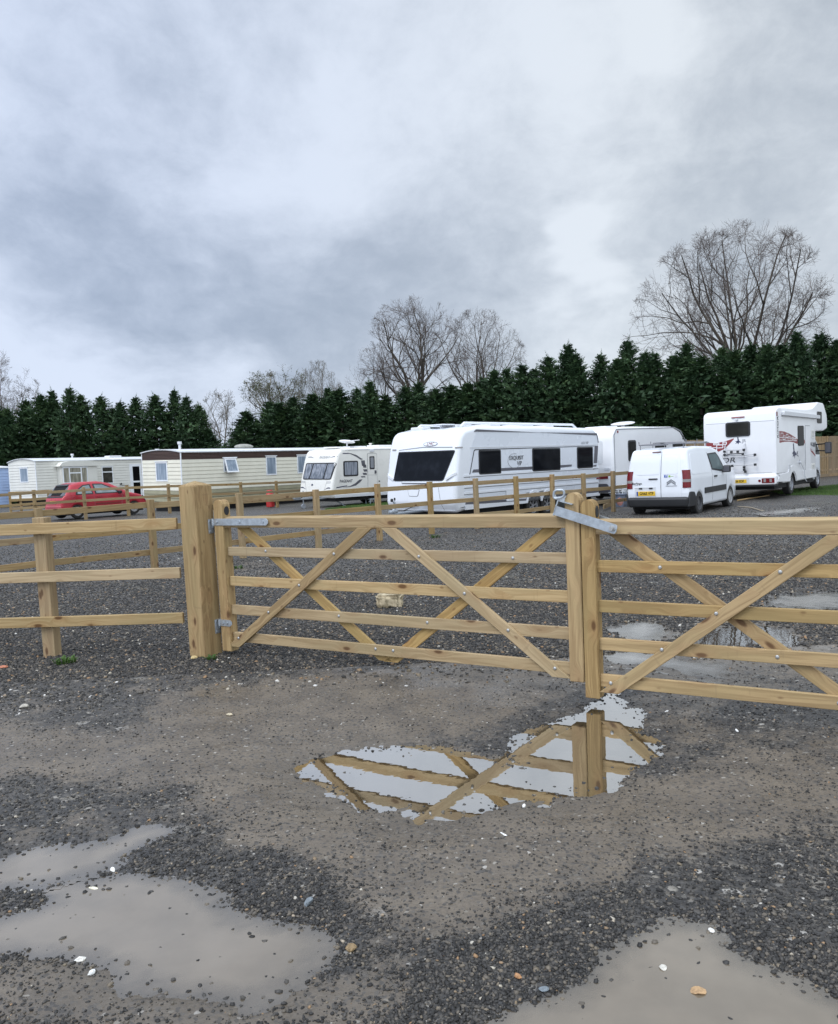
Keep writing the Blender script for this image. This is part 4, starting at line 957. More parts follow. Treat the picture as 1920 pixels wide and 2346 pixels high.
# bumpers and side trim
bs = Shell(rounded([(.33, .235, .03), (-.05, .25, .08), (-.075, .47, .05), (-.02, .52, .03), (.30, .56, .02)]), .90, .09, vwarp)
bs.body('rear_bumper', V, [BLACK], xs=fr(-.1, .3, 6), zs=fr(.3, .56, 3))
for sg in (-1, 1): vs.side('bumper_corner', V, BLACK, rounded([(-.0, .27, 0), (.36, .27, 0), (.37, .50, .02), (.28, .64, .04), (.04, .66, .04)], 4), .022, .10, sg)
bs = Shell(rounded([(3.95, .20, .05), (4.40, .20, .08), (4.43, .42, .06), (4.36, .50, .04), (3.95, .50, .02)]), .80, .10, vwarp)
bs.body('front_bumper', V, [BLACK])
for sg in (-1, 1):
    vs.side('side_moulding', V, BLACK, rrect(1.10, 2.02, .545, .70, .02), .022, .02, sg); vs.side('side_moulding', V, BLACK, rrect(2.03, 2.95, .545, .70, .02), .022, .02, sg)
    vs.side('pressed_panel', V, WHITE, rounded([(.18, 1.10, .08), (1.62, 1.10, .10), (1.52, 1.52, .1), (1.40, 1.655, .08), (.30, 1.66, .10)], 5), .009, .01, sg)
    vs.side('door_gap', V, SEAM, [(1.775, .32), (1.785, .32), (1.785, 1.12), (1.64, 1.66), (1.63, 1.66), (1.775, 1.12)], .003, .01, sg)
    vs.side('door_gap', V, SEAM, [(2.995, .36), (3.005, .36), (3.005, 1.05), (2.995, 1.05)], .003, .01, sg)
    vs.side('door_handle', V, BLACK, rrect(1.93, 2.14, .955, 1.0, .02), .028, .01, sg)
    dw = vs.side('door_window', V, BLACK, rounded([(1.66, 1.62, .03), (1.80, 1.16, .05), (2.98, 1.05, .03), (2.62, 1.48, .06), (2.40, 1.64, .05)], 4), .006, .01, sg)
    vs.side('pane', dw, GLASSL if sg < 0 else GLASS, rounded([(1.74, 1.585, .02), (1.86, 1.20, .03), (2.82, 1.11, .03), (2.55, 1.45, .05), (2.37, 1.595, .04)], 4), .010, .01, sg)
    mr = box('door_mirror', V, BLACK, 2.62, 2.76, min(sg * .93, sg * 1.13), max(sg * .93, sg * 1.13), 1.05, 1.25, .035)
    box('mirror_glass', mr, DGREY, 2.612, 2.622, min(sg * .95, sg * 1.11), max(sg * .95, sg * 1.11), 1.075, 1.225, .004)
    box('mirror_arm', mr, BLACK, 2.66, 2.76, min(sg * .84, sg * .95), max(sg * .84, sg * .95), 1.05, 1.09, .01)
    wheel(V, .72, sg * .795, .315, .19, 'steel', STEEL, sg); wheel(V, 3.45, sg * .785, .315, .19, 'trim', HUBCAP, sg)
    bm = bmesh.new(); btube(bm, [(.35, sg * .60, 1.93), (2.45, sg * .60, 1.92)], .017, 8)
    for xx in (.4, 1.3, 2.2): bcyl(bm, (xx, sg * .60, 1.80), (xx, sg * .60, 1.93), .013, n=8)
    link('roof_bar', fin(bm, 'roof_bar', 50), V, [simple('roof_bar_metal', (.22, .22, .235), .45, .3)])
vs.end('windscreen', V, GLASS, rounded([(.62, 1.22, .05), (-.62, 1.22, .05), (-.58, 1.66, .05), (.58, 1.66, .05)], 4), .006, .01, front=True)
bm = bmesh.new()
for xx in (.45, 1.3, 2.15): btube(bm, [(xx, -.66, 1.945), (xx, .66, 1.945)], .016, 8)
for yy in (-.66, .66): bcyl(bm, (.45, yy, 1.93), (.45, yy, 2.03), .012, n=8); bcyl(bm, (1.3, yy, 1.93), (1.3, yy, 2.03), .012, n=8)
bbox(bm, -.1, 2.9, -.05, .05, 1.962, 1.985, .006)
link('roof_rack', fin(bm, 'roof_rack', 50), V, [MATS['roof_bar_metal']])
# ---- motorhome
MHm = pose('motorhome', 'white coachbuilt motorhome with red band graphics and over-cab bed, at the right edge', 'motorhome', (10.37, 26.948, .03), 51.4, .31, -.41)
mp = rounded([(.0, .72, .02), (.0, 2.40, .5), (.03, 2.74, .16), (.35, 2.82, .3), (3.6, 2.80, .8), (4.5, 2.86, .8), (5.3, 3.10, .5), (6.1, 3.08, .35), (6.60, 2.62, .3), (6.62, 2.16, .14), (6.05, 2.07, .15), (4.86, 2.05, .04)]) + [(4.86, .42), (2.30, .40)] + arch(1.85, .34, .375, .42)[::-1] + [(1.40, .42), (.75, .42)]
ms = Shell(mp, 1.135, .045, None, [(1.85, .34, .375)])
ms.body('coach_body', MHm, [WHITEM, DARK], smooth=34)
cp = rounded([(4.80, .36, .02), (4.80, 2.02, .05), (5.2, 2.05, .1), (5.55, 1.98, .2), (6.18, 1.38, .2), (6.52, 1.14, .2), (6.68, .80, .15), (6.66, .34, .1), (6.2, .30, .02)]) + [(5.93, .30)] + arch(5.5, .34, .32, .32)[::-1] + [(5.06, .30)]
def cwarp(x, z):
    k = 1.0
    if x > 5.7: k -= .26 * min(1, (x - 5.7) / 1.0) ** 2
    if z > 1.2: k -= .12 * min(1, (z - 1.2) / .8)
    return k
cs = Shell(cp, 1.03, .10, cwarp, [(5.5, .34, .32)])
cs.body('cab', MHm, [WHITE, DARK], xs=fr(4.8, 6.7, 16), zs=fr(.3, 2.05, 14))
for sg in (-1, 1):
    cw = cs.side('cab_window', MHm, GLASSD, rounded([(4.90, 1.92, .05), (4.92, 1.24, .05), (5.98, 1.22, .05), (5.50, 1.86, .1)], 4), .006, .01, sg)
    cs.side('cab_door_gap', MHm, SEAM, [(6.02, .5), (6.03, .5), (6.03, 1.2), (6.02, 1.2)], .003, .01, sg)
    box('cab_door_handle', MHm, BLACK, 5.0, 5.16, min(sg * 1.03, sg * 1.05), max(sg * 1.03, sg * 1.05), 1.02, 1.07, .006)
    mr = box('door_mirror', MHm, BLACK, 5.50, 5.66, min(sg * 1.28, sg * 1.50), max(sg * 1.28, sg * 1.50), 1.24, 1.66, .04)
    box('mirror_glass', mr, DGREY, 5.492, 5.502, min(sg * 1.30, sg * 1.48), max(sg * 1.30, sg * 1.48), 1.27, 1.62, .01)
    bm = bmesh.new(); btube(bm, [(5.62, sg * .96, 1.36), (5.58, sg * 1.32, 1.34)], .022, 8); btube(bm, [(5.62, sg * .96, 1.58), (5.58, sg * 1.32, 1.60)], .022, 8); link('mirror_arm', fin(bm, 'mirror_arm', 50), mr, [BLACK])
    wheel(MHm, 1.85, sg * .97, .345, .22, 'spoke', ALLOY, sg); wheel(MHm, 5.5, sg * .93, .345, .22, 'spoke', ALLOY, sg)
    ms.side('skirt_moulding', MHm, WHITEM, rounded([(.05, .70, .01), (1.22, .74, .1), (1.45, .90, .12), (1.85, .955, .3), (2.25, .90, .12), (2.5, .74, .1), (4.84, .72, .01), (4.84, .445, .02)], 4) + [(2.27, .445)] + arch(1.85, .34, .42, .445)[::-1] + [(1.43, .445), (.05, .50)], .018, .01, sg)
    ms.side('awning_case' if sg < 0 else 'roof_rail', MHm, GREYP, rounded([(.62, 2.57, .02), (5.15, 2.50, .02), (5.15, 2.62, .03), (.62, 2.695, .03)], 4), .10, .01, sg)
    ms.side('tall_window', MHm, GLASSD, rrect(2.50, 3.24, 1.58, 2.25, .08), .016, .01, sg)
    d_ = ms.side('entrance_door', MHm, WHITEM, rrect(3.45, 4.10, .62, 2.24, .06), .010, .01, sg); ms.side('door_groove', d_, SEAM, rrect(3.43, 4.12, .60, 2.26, .07), .004, .01, sg)
    for (za, zb) in ((1.83, 2.10), (.63, .93)):
        v_ = ms.side('fridge_vent', MHm, CREAMW, rrect(4.24, 4.68, za, zb, .02), .012, .01, sg)
        for i in range(5): ms.side('vent_slot', v_, MGREY, rrect(4.29, 4.63, za + .035 + i * .046, za + .053 + i * .046, .004), .015, .01, sg)
    ms.side('alcove_window', MHm, GLASSD, rrect(5.12, 5.75, 2.34, 2.76, .07), .016, .01, sg)
    ms.side('service_hatch', MHm, GREYP, rrect(1.36, 1.50, .72, 1.0, .03), .02, .01, sg)
    ms.side('corner_lamp', MHm, REDL, rrect(.08, .17, 2.54, 2.68, .03), .014, .01, sg)
    # red band made of squares and its tail, small eagle mark, vertical name
    up = [(.36, 2.08), (.9, 2.06), (1.5, 1.99), (2.0, 1.90), (2.48, 1.80)]; dn = [(2.48, 1.64), (2.0, 1.70), (1.5, 1.73), (.9, 1.735), (.36, 1.705)]
    bd = ms.side('red_band', MHm, MAROON, up + dn, .003, .004, sg)
    ms.side('red_band', MHm, MAROON, [(3.26, 1.68), (3.8, 1.50), (4.3, 1.33), (4.80, 1.16), (4.80, 1.21), (4.3, 1.42), (3.8, 1.60), (3.26, 1.80)], .003, .004, sg)
    ms.side('dark_band', MHm, DGREY, [(3.45, 1.83), (3.7, 1.74), (4.1, 1.67), (4.78, 1.66), (4.78, 1.50), (4.5, 1.52), (4.0, 1.60), (3.6, 1.74)], .003, .004, sg)
    for (a, b, c, d) in ((.5, .78, 1.86, 2.02), (.72, 1.02, 1.80, 1.93), (1.1, 1.34, 1.86, 1.98), (1.3, 1.6, 1.76, 1.90), (1.75, 1.98, 1.79, 1.88), (2.05, 2.3, 1.74, 1.82), (3.4, 3.55, 1.64, 1.74), (3.8, 3.95, 1.52, 1.60), (4.2, 4.4, 1.38, 1.46), (3.9, 4.06, 1.585, 1.66), (4.3, 4.45, 1.57, 1.64)):
        o_ = rrect(a, b, c, d, .02); i_ = rrect(a + .03, b - .03, c + .02, d - .02, .012)
        bm = bmesh.new()
        A = [bm.verts.new((p, sg * (1.135 + .0055), q)) for p, q in o_]; B = [bm.verts.new((p, sg * (1.135 + .0055), q)) for p, q in i_]
        for i in range(len(A)): bm.faces.new((A[i], A[(i + 1) % len(A)], B[(i + 1) % len(A)], B[i]))
        link('band_square', fin(bm, 'band_square'), bd, [WHITEM])
    for q in (1.865, 1.79): ms.side('band_line', bd, WHITEM, [(.38, q), (2.4, q - .05), (2.4, q - .035), (.38, q + .018)], .005, .004, sg)
    eag = [(1.90, 1.67), (2.02, 1.66), (2.06, 1.42), (2.22, 1.36), (2.34, 1.28), (2.16, 1.27), (2.10, 1.16), (2.02, 1.26), (1.84, 1.22), (1.92, 1.32), (1.78, 1.34), (1.95, 1.42)]
    ms.side('bird_emblem', MHm, NAVY, eag, .004, .004, sg)
    ms.side('arrow_mark', MHm, MGREY, [(2.6, .96), (2.66, 1.12), (2.8, 1.02), (3.0, .98)], .004, .004, sg)
    if sg < 0:
        fm = lambda cx, cz: (lambda a, b, d: (cx - b, -1.135 - .004 - d, cz + a))
        lettering('name_lettering', MHm, INK, 'RIMOR', .20, fm(.215, 2.20), squash=1.15, bold=.0)
        lettering('emblem_letters', MHm, NAVY, 'JR', .22, lambda a, b, d: (2.42 - b, -1.139 - d, 1.32 + a))
        bm = bmesh.new(); bcyl(bm, (2.62, -1.15, 1.02), (2.62, -1.20, 1.02), .05, n=12); btube(bm, [(2.64, -1.19, 1.0), (2.95, -1.21, .75), (3.05, -1.22, .42), (3.1, -1.25, .36)], .012, 6)
        link('power_cable', fin(bm, 'power_cable', 40), MHm, [GREYP])
ms.end('rear_window', MHm, BLACK, rrect(-.36, .41, 1.975, 2.445, .08), .022, .01); ms.end('rear_window_pane', MHm, glassy('smoked_rear_window', (.022, .022, .020), .06), rrect(-.31, .36, 2.02, 2.40, .06), .026, .01)
ms.end('roof_moulding', MHm, MGREY, [(-1.09, 2.405), (1.12, 2.43), (1.12, 2.44), (-1.09, 2.415)], .004, .004)
ms.end('top_lamp_bar', MHm, MAROON, rrect(-.19, .22, 2.575, 2.605, .012), .03, .01); ms.end('camera', MHm, GREYP, rrect(.02, .10, 2.50, 2.56, .015), .06, .01)
rb = Shell(rounded([(-.09, .42, .04), (-.10, .70, .08), (.0, .76, .03), (.3, .76, .02), (.3, .42, .02)]), 1.14, .08); rb.body('rear_bumper', MHm, [WHITEM], smooth=40)
box('bumper_lower', MHm, BLACK, -.06, .35, -1.08, 1.08, .36, .425, .02)
for sg in (-1, 1):
    lm = rb.end('tail_lamp', MHm, REDL, rrect(min(sg * .71, sg * 1.09), max(sg * .71, sg * 1.09), .475, .625, .02), .012, .01)
    for q in (.80, .98): rb.end('lamp_lens', lm, CLEARL, rrect(sg * q - .035, sg * q + .035, .50, .60, .01), .016, .01)
    rb.end('reflector', MHm, REDL, [(sg * .64 + .04 * math.cos(a * .42), .55 + .04 * math.sin(a * .42)) for a in range(15)], .012, .01)
rb.end('plate_recess', MHm, GREYP, rrect(-.33, .33, .455, .655, .02), .004, .004)
pl_ = rb.end('number_plate', MHm, YELLOW, rrect(-.24, .28, .495, .605, .006), .012, .01)
lettering('plate_lettering', pl_, INK, 'EX66 EDF', .108, lambda a, b, d: (rb.xend(.55 + b) - .0145 - d, .02 - a, .55 + b), bold=.002, squash=.80)
ms.end('red_sweep', MHm, MAROON, [(1.12, 1.86), (.75, 1.81), (.45, 1.85), (.16, 1.93), (.16, 1.90), (.28, 1.78), (.45, 1.62), (.65, 1.53), (.82, 1.50), (1.12, 1.56)], .004, .004)
for (a, b, c, d) in ((.88, 1.1, 1.60, 1.72), (.70, .92, 1.55, 1.68), (.50, .72, 1.64, 1.76), (.38, .52, 1.75, 1.84), (.62, .82, 1.75, 1.82)):
    bm = bmesh.new(); A = [bm.verts.new((-.0065, p, q)) for p, q in rrect(a, b, c, d, .02)]; B = [bm.verts.new((-.0065, p, q)) for p, q in rrect(a + .025, b - .025, c + .025, d - .025, .01)]
    for i in range(len(A)): bm.faces.new((A[i], A[(i + 1) % len(A)], B[(i + 1) % len(A)], B[i]))
    link('sweep_square', fin(bm, 'sweep_square'), MHm, [WHITEM])
ms.end('bird_emblem', MHm, NAVY, [(.05, 1.97), (.02, 1.96), (-.01, 1.84), (-.08, 1.79), (.0, 1.79), (.02, 1.73), (.05, 1.78), (.12, 1.75), (.07, 1.81), (.12, 1.83), (.04, 1.85)], .004, .004)
lettering('emblem_letters', MHm, MGREY, 'JR', .14, lambda a, b, d: (-.005 - d, -.16 - a, 1.83 + b))
lettering('name_lettering', MHm, INK, 'RIMOR', .24, lambda a, b, d: (-.005 - d, .62 - a, 1.23 + b), squash=1.35, shear=.15)
ms.end('lower_moulding', MHm, MGREY, [(-1.0, .80), (1.1, .79), (1.1, .798), (-1.0, .808)], .004, .004)
bm = bmesh.new()
for yy in (.42, -.19): btube(bm, [(-.03, yy, .84), (-.12, yy, .92), (-.12, yy, 1.56), (-.06, yy, 1.72), (.0, yy, 1.74)], .016, 8)
for zz, ya, yb in ((1.39, .75, -.53), (1.33, .75, -.53), (1.07, .75, -.53), (.86, .7, -.15), (1.56, .43, -.20)): btube(bm, [(-.15, ya, zz), (-.15, yb, zz)], .014, 8)
bk = link('bike_rack', fin(bm, 'bike_rack', 50), MHm, [ALLOY])
bm = bmesh.new()
for yy, zz in ((.42, 1.53), (-.19, 1.55), (.2, 1.5), (.0, 1.50), (.42, 1.42), (-.16, 1.42), (-.53, 1.38), (-.53, 1.07), (-.19, 1.0), (-.19, .92), (-.22, .86), (.18, 1.06)): bbox(bm, -.18, -.10, yy - .035, yy + .035, zz - .04, zz + .035, .01)
btube(bm, [(-.15, .42, 1.40), (-.19, .2, 1.44), (-.15, -.16, 1.44)], .014, 6)
link('rack_clamp', fin(bm, 'rack_clamp', 40), bk, [BLACK])
# ---- touring caravans (visible end is the minimum-x end)
def caravan(name, label, loc, yaw, pitch, roll, prof, W, r, arches, m):
    g = pose(name, label, 'caravan', loc, yaw, pitch, roll, 'touring caravans on the pitch')
    s = Shell(prof, W, r, None, arches); s.body('body', g, [m, DARK], smooth=34); return g, s
LL = 7.25
lpf = rounded([(.16, .36, .12), (.02, .60, .25), (.05, 1.15, .6), (.20, 2.0, .6), (.38, 2.48, .38), (1.0, 2.585, .4), (4.0, 2.60, 1), (6.9, 2.56, .3), (7.24, 2.36, .2), (LL, .80, .3), (7.20, .42, .06)]) + [(4.62, .42), (4.62, .50)] + arch(4.28, .36, .265, .50)[::-1] + arch(3.55, .36, .265, .50)[::-1] + [(3.20, .50), (3.20, .42), (.5, .40)]
LMC, ls = caravan('touring_caravan', 'big white twin-axle caravan with full-width black front window, behind the diagonal fence', (.016, 22.294, -.04), 47.5, -.19, .96, lpf, 1.25, .13, [(4.28, .36, .265), (3.55, .36, .265)], WHITE)
fw = ls.end('front_window', LMC, BLACK, rounded([(.95, 1.185, .08), (-.84, 1.185, .10), (-1.17, 1.975, .05), (.84, 1.975, .05)], 4), .012, .02)
ls.end('pane', fw, glassy('caravan_front_glass', (.012, .014, .018), .04), rounded([(.925, 1.21, .07), (-.82, 1.21, .09), (-1.14, 1.95, .04), (.815, 1.95, .04)], 4), .020, .02)
ls.end('window_ledge', LMC, DGREY, [(.62, 1.13), (-.70, 1.10), (-.72, 1.14), (.62, 1.17)], .020, .01); ls.end('window_ledge', LMC, WHITE, [(.60, 1.145), (-.86, 1.13), (-.88, 1.165), (.60, 1.18)], .03, .01)
ls.end('brow_line', LMC, MGREY, [(.85, 2.03), (.0, 2.09), (-1.05, 2.06), (-1.05, 2.035), (.0, 2.065), (.85, 2.015)], .006, .01)
for yy in (1.02, -1.28 + .07): ls.end('marker_lamp', LMC, CLEARL, rrect(yy - .07, yy + .07, 2.02, 2.055, .015), .02, .01)
ov = [(-.265 + .25 * math.cos(a * math.pi / 16), 2.155 + .062 * math.sin(a * math.pi / 16)) for a in range(32)]; oi = [(-.265 + .225 * math.cos(a * math.pi / 16), 2.155 + .046 * math.sin(a * math.pi / 16)) for a in range(32)]
em = ls.end('oval_badge', LMC, MGREY, ov, .010, .01); ls.end('badge_face', em, WHITE, oi, .014, .01)
lettering('badge_lettering', em, REDL, 'LMC', .105, lambda a, b, d: (ls.xend(2.155 + b) - .016 - d, -.265 - a, 2.155 + b), squash=1.2, shear=.2)
ls.end('gas_locker_seam', LMC, SEAM, rounded([(.42, .97, .02), (-.02, .97, .02), (.04, .78, .05), (.36, .78, .05)], 4), .004, .01); ls.end('gas_locker_lid', LMC, WHITE, rounded([(.405, .96, .02), (-.005, .96, .02), (.05, .79, .05), (.35, .79, .05)], 4), .010, .01)
ls.end('panel_seam', LMC, SEAM, [(-.80, .42), (-.81, .42), (-.66, 1.12), (-.65, 1.12)], .003, .01)
ls.end('lower_lip', LMC, GREYP, [(1.1, .40), (-1.15, .40), (-1.15, .415), (1.1, .415)], .02, .02)
for sg in (-1, 1):
    ls.end('grab_handle', LMC, GREYP, [(sg * .93, 1.25), (sg * 1.22, 1.40), (sg * 1.235, 1.345), (sg * .95, 1.20)], .035, .01)
    ls.side('white_side', LMC, SILVW, rounded([(.95, 2.43, .02), (.72, 2.02, .05), (.62, 1.25, .05), (.40, 1.0, .02), (.45, .56, .02), (3.15, .56, .02), (3.15, .72, .05), (3.5, .80, .1), (4.3, .80, .1), (4.68, .70, .05), (4.7, .50, .02), (7.12, .50, .02), (7.12, 2.35, .15), (6.9, 2.45, .1)], 3), .003, .01, sg)
    ls.side('awning_rail', LMC, DGREY, [(.86, 2.44), (7.06, 2.40), (7.12, 2.30), (7.17, 2.10), (7.14, 2.10), (7.06, 2.33), (.95, 2.50)], .012, .01, sg)
    ls.side('side_ledge', LMC, GREYP, [(.68, 2.015), (7.14, 2.03), (7.14, 2.05), (.68, 2.035)], .012, .01, sg)
    ls.side('window_band_edge', LMC, BLACK, [(.60, 1.25), (.63, 1.25), (.855, 1.93), (.90, 1.955), (6.9, 1.99), (6.9, 2.005), (.88, 1.98), (.83, 1.945)], .007, .01, sg)
    for k_, (a, b, c, d) in enumerate(((1.03, 1.99, 1.31, 1.955), (3.49, 4.93, 1.31, 1.965), (5.88, 6.79, 1.32, 1.975))):
        wn = ls.side('side_window', LMC, BLACK, rrect(a, b, c, d, .05), .022, .01, sg); ls.side('pane', wn, GLASS, rrect(a + .035, b - .035, c + .035, d - .035, .04), .027, .01, sg)
    ls.side('dark_stripe', LMC, DGREY, [(.74, 1.375), (3.48, 1.375), (3.48, 1.455), (.80, 1.455)], .008, .01, sg); ls.side('dark_stripe', LMC, DGREY, [(4.95, 1.375), (5.56, 1.395), (5.58, 1.455), (4.95, 1.455)], .008, .01, sg)
    ls.side('dark_corner_decal', LMC, DGREY, [(6.86, 1.46), (7.06, 1.46), (7.14, 2.0), (6.93, 2.0)], .008, .01, sg); ls.side('dark_corner_decal', LMC, DGREY, [(6.80, 1.26), (6.99, 1.28), (7.03, 1.41), (6.84, 1.40)], .008, .01, sg)
    for q in (1.255, .97, .805): ls.side('side_groove', LMC, MGREY, [(.40, q), (7.14, q + .02), (7.14, q + .036), (.40, q + .016)], .007, .01, sg)
    for q in (1.275, .99, .825): ls.side('side_rib', LMC, WHITE, [(.40, q), (7.14, q + .02), (7.14, q + .075), (.40, q + .055)], .016, .01, sg)
    ls.side('service_door', LMC, WHITE, rrect(2.21, 2.56, .54, .87, .03), .012, .01, sg); ls.side('service_seam', LMC, SEAM, rrect(2.195, 2.575, .525, .885, .035), .005, .01, sg)
    ls.side('sill_stripe', LMC, DGREY, [(.42, .56), (3.16, .50), (3.16, .56), (.46, .64)], .010, .01, sg); ls.side('sill_stripe', LMC, DGREY, [(4.68, .53), (7.1, .53), (7.1, .60), (4.68, .60)], .010, .01, sg)
    ls.side('sill', LMC, WHITE, [(.42, .42), (3.19, .43), (3.19, .50), (.42, .55)], .035, .02, sg); ls.side('sill', LMC, WHITE, [(4.64, .43), (7.16, .43), (7.16, .50), (4.64, .50)], .035, .02, sg)
    ar = arch(4.28, .36, .352, .45); ar2 = arch(3.55, .36, .352, .45); A3 = arch(4.28, .36, .42, .45); B3 = arch(3.55, .36, .42, .45)
    ms_ = [p for p in B3 if p[0] < 3.915] + [p for p in A3 if p[0] > 3.915]
    ls.side('wheel_arch_trim', LMC, WHITE, ms_ + [p for p in ar[::-1] if p[0] > 3.93] + [p for p in ar2[::-1] if p[0] < 3.90], .03, .02, sg)
    for xx in (3.55, 4.28): wheel(LMC, xx, sg * 1.13, .325, .20, 'twin', ALLOY, sg)
    ls.side('rear_lamp', LMC, REDL, [(7.0, .95), (7.2, .95), (7.2, 1.05), (7.05, 1.05)], .012, .01, sg)
lettering('side_lettering', LMC, INK, 'EXQUISIT', .160, lambda a, b, d: (2.72 + a, -1.262 - d, 1.715 + b), bold=.0, squash=.98)
lettering('side_lettering', LMC, INK, 'VIP', .165, lambda a, b, d: (2.86 + a, -1.258 - d, 1.56 + b), bold=.0, squash=1.0)
lettering('small_lettering', LMC, GREYINK, '655 VIP', .11, lambda a, b, d: (6.35 + a, -1.258 - d, 2.10 + b), squash=1.2)
bm = bmesh.new(); btube(bm, [(2.62 + .30 * math.cos(a * .2 + 1.2), -1.257, 1.64 + .20 * math.sin(a * .2 + 1.2)) for a in range(24)], .006, 5); link('swirl_decal', fin(bm, 'swirl_decal'), LMC, [GREYINK])
bm = bmesh.new(); btube(bm, [(.9, -.78, 2.60), (1.05, -.78, 2.69), (6.4, -.78, 2.68), (6.6, -.78, 2.58)], .035, 8); btube(bm, [(.9, .78, 2.60), (1.05, .78, 2.69), (6.4, .78, 2.68), (6.6, .78, 2.58)], .035, 8); link('roof_rail', fin(bm, 'roof_rail', 50), LMC, [WHITE])
for a, b, c, d, e, f_ in ((1.3, 2.0, -.3, .3, 2.58, 2.68), (2.8, 3.3, -.3, .3, 2.59, 2.70), (4.2, 4.9, -.35, .35, 2.59, 2.70), (5.6, 6.1, -.3, .3, 2.57, 2.68), (.75, 1.1, .45, .9, 2.50, 2.64)): box('roof_light', LMC, GREYP, a, b, c, d, e, f_, .03)
bm = bmesh.new(); bbox(bm, .80, 1.3, -.25, .25, 2.66, 2.69, .012, Matrix.Rotation(.0, 4, 'X')); bcyl(bm, (1.0, 0, 2.55), (1.0, 0, 2.67), .03); link('flat_aerial', fin(bm, 'flat_aerial'), LMC, [WHITE])
bm = bmesh.new(); bbox(bm, -.95, .3, -.05, .05, .36, .42, .01); bbox(bm, -1.1, -.85, -.06, .06, .40, .48, .02); bcyl(bm, (-.78, .12, .05), (-.78, .12, .66), .024); bcyl(bm, (-.78, .12, .64), (-.78, .12, .72), .012); bcyl(bm, (-.78, .07, .10), (-.78, .17, .10), .10, n=20); btube(bm, [(-1.0, -.02, .46), (-.9, -.02, .60), (-1.02, -.02, .74)], .018, 6)
link('tow_hitch', fin(bm, 'tow_hitch', 40), LMC, [GALV])
bm = bmesh.new(); bbox(bm, -1.06, -1.0, -.05, .01, .70, .78, .015); bcyl(bm, (-.78, .12, .72), (-.78, .12, .79), .022); btube(bm, [(-.95, .1, .5), (-.7, .2, .34), (-.4, .1, .45), (.1, .3, .5)], .014, 6); link('hitch_handle', fin(bm, 'hitch_handle', 40), LMC, [BLACK])
# Bailey-type cream caravan
ppf = rounded([(.20, .42, .10), (.06, .62, .2), (.14, 1.10, .6), (.36, 1.95, .5), (.52, 2.40, .36), (1.2, 2.50, .3), (3.0, 2.53, 1), (5.6, 2.50, .3), (5.95, 2.3, .2), (6.0, .8, .2), (5.95, .42, .05)]) + [(4.12, .42)] + arch(3.75, .33, .26, .42)[::-1] + [(3.38, .42)]
PAG, ps = caravan('touring_caravan', 'cream caravan with three-pane curtained front window, in front of the brown-banded static', (-4.382, 35.474, -.038), 44.9, -.56, 1.57, ppf, 1.10, .13, [(3.75, .33, .26)], CREAMW)
fw = ps.end('front_window', PAG, BLACK, rounded([(.93, 1.19, .12), (-.99, 1.20, .12), (-1.10, 1.90, .08), (.86, 1.89, .08)], 5), .016, .02)
for a0, a1, b0, b1 in ((.885, .50, .80, .38), (.42, -.45, .30, -.56), (-.53, -.94, -.64, -1.045)):
    ps.end('pane', fw, NET2, rounded([(a0, 1.235, .07), (a1, 1.235, .05), (b1, 1.85, .05), (b0, 1.85, .06)], 4), .024, .02)
lettering('front_lettering', PAG, GREYINK, 'PAGEANT', .150, lambda a, b, d: (ps.xend(2.12 + b) - .005 - d, -.30 - a, 2.12 + b), squash=1.05, shear=.2)
ps.end('round_badge', PAG, NAVY, [(.22 + .06 * math.cos(a * .42), .97 + .04 * math.sin(a * .42)) for a in range(15)], .012, .01)
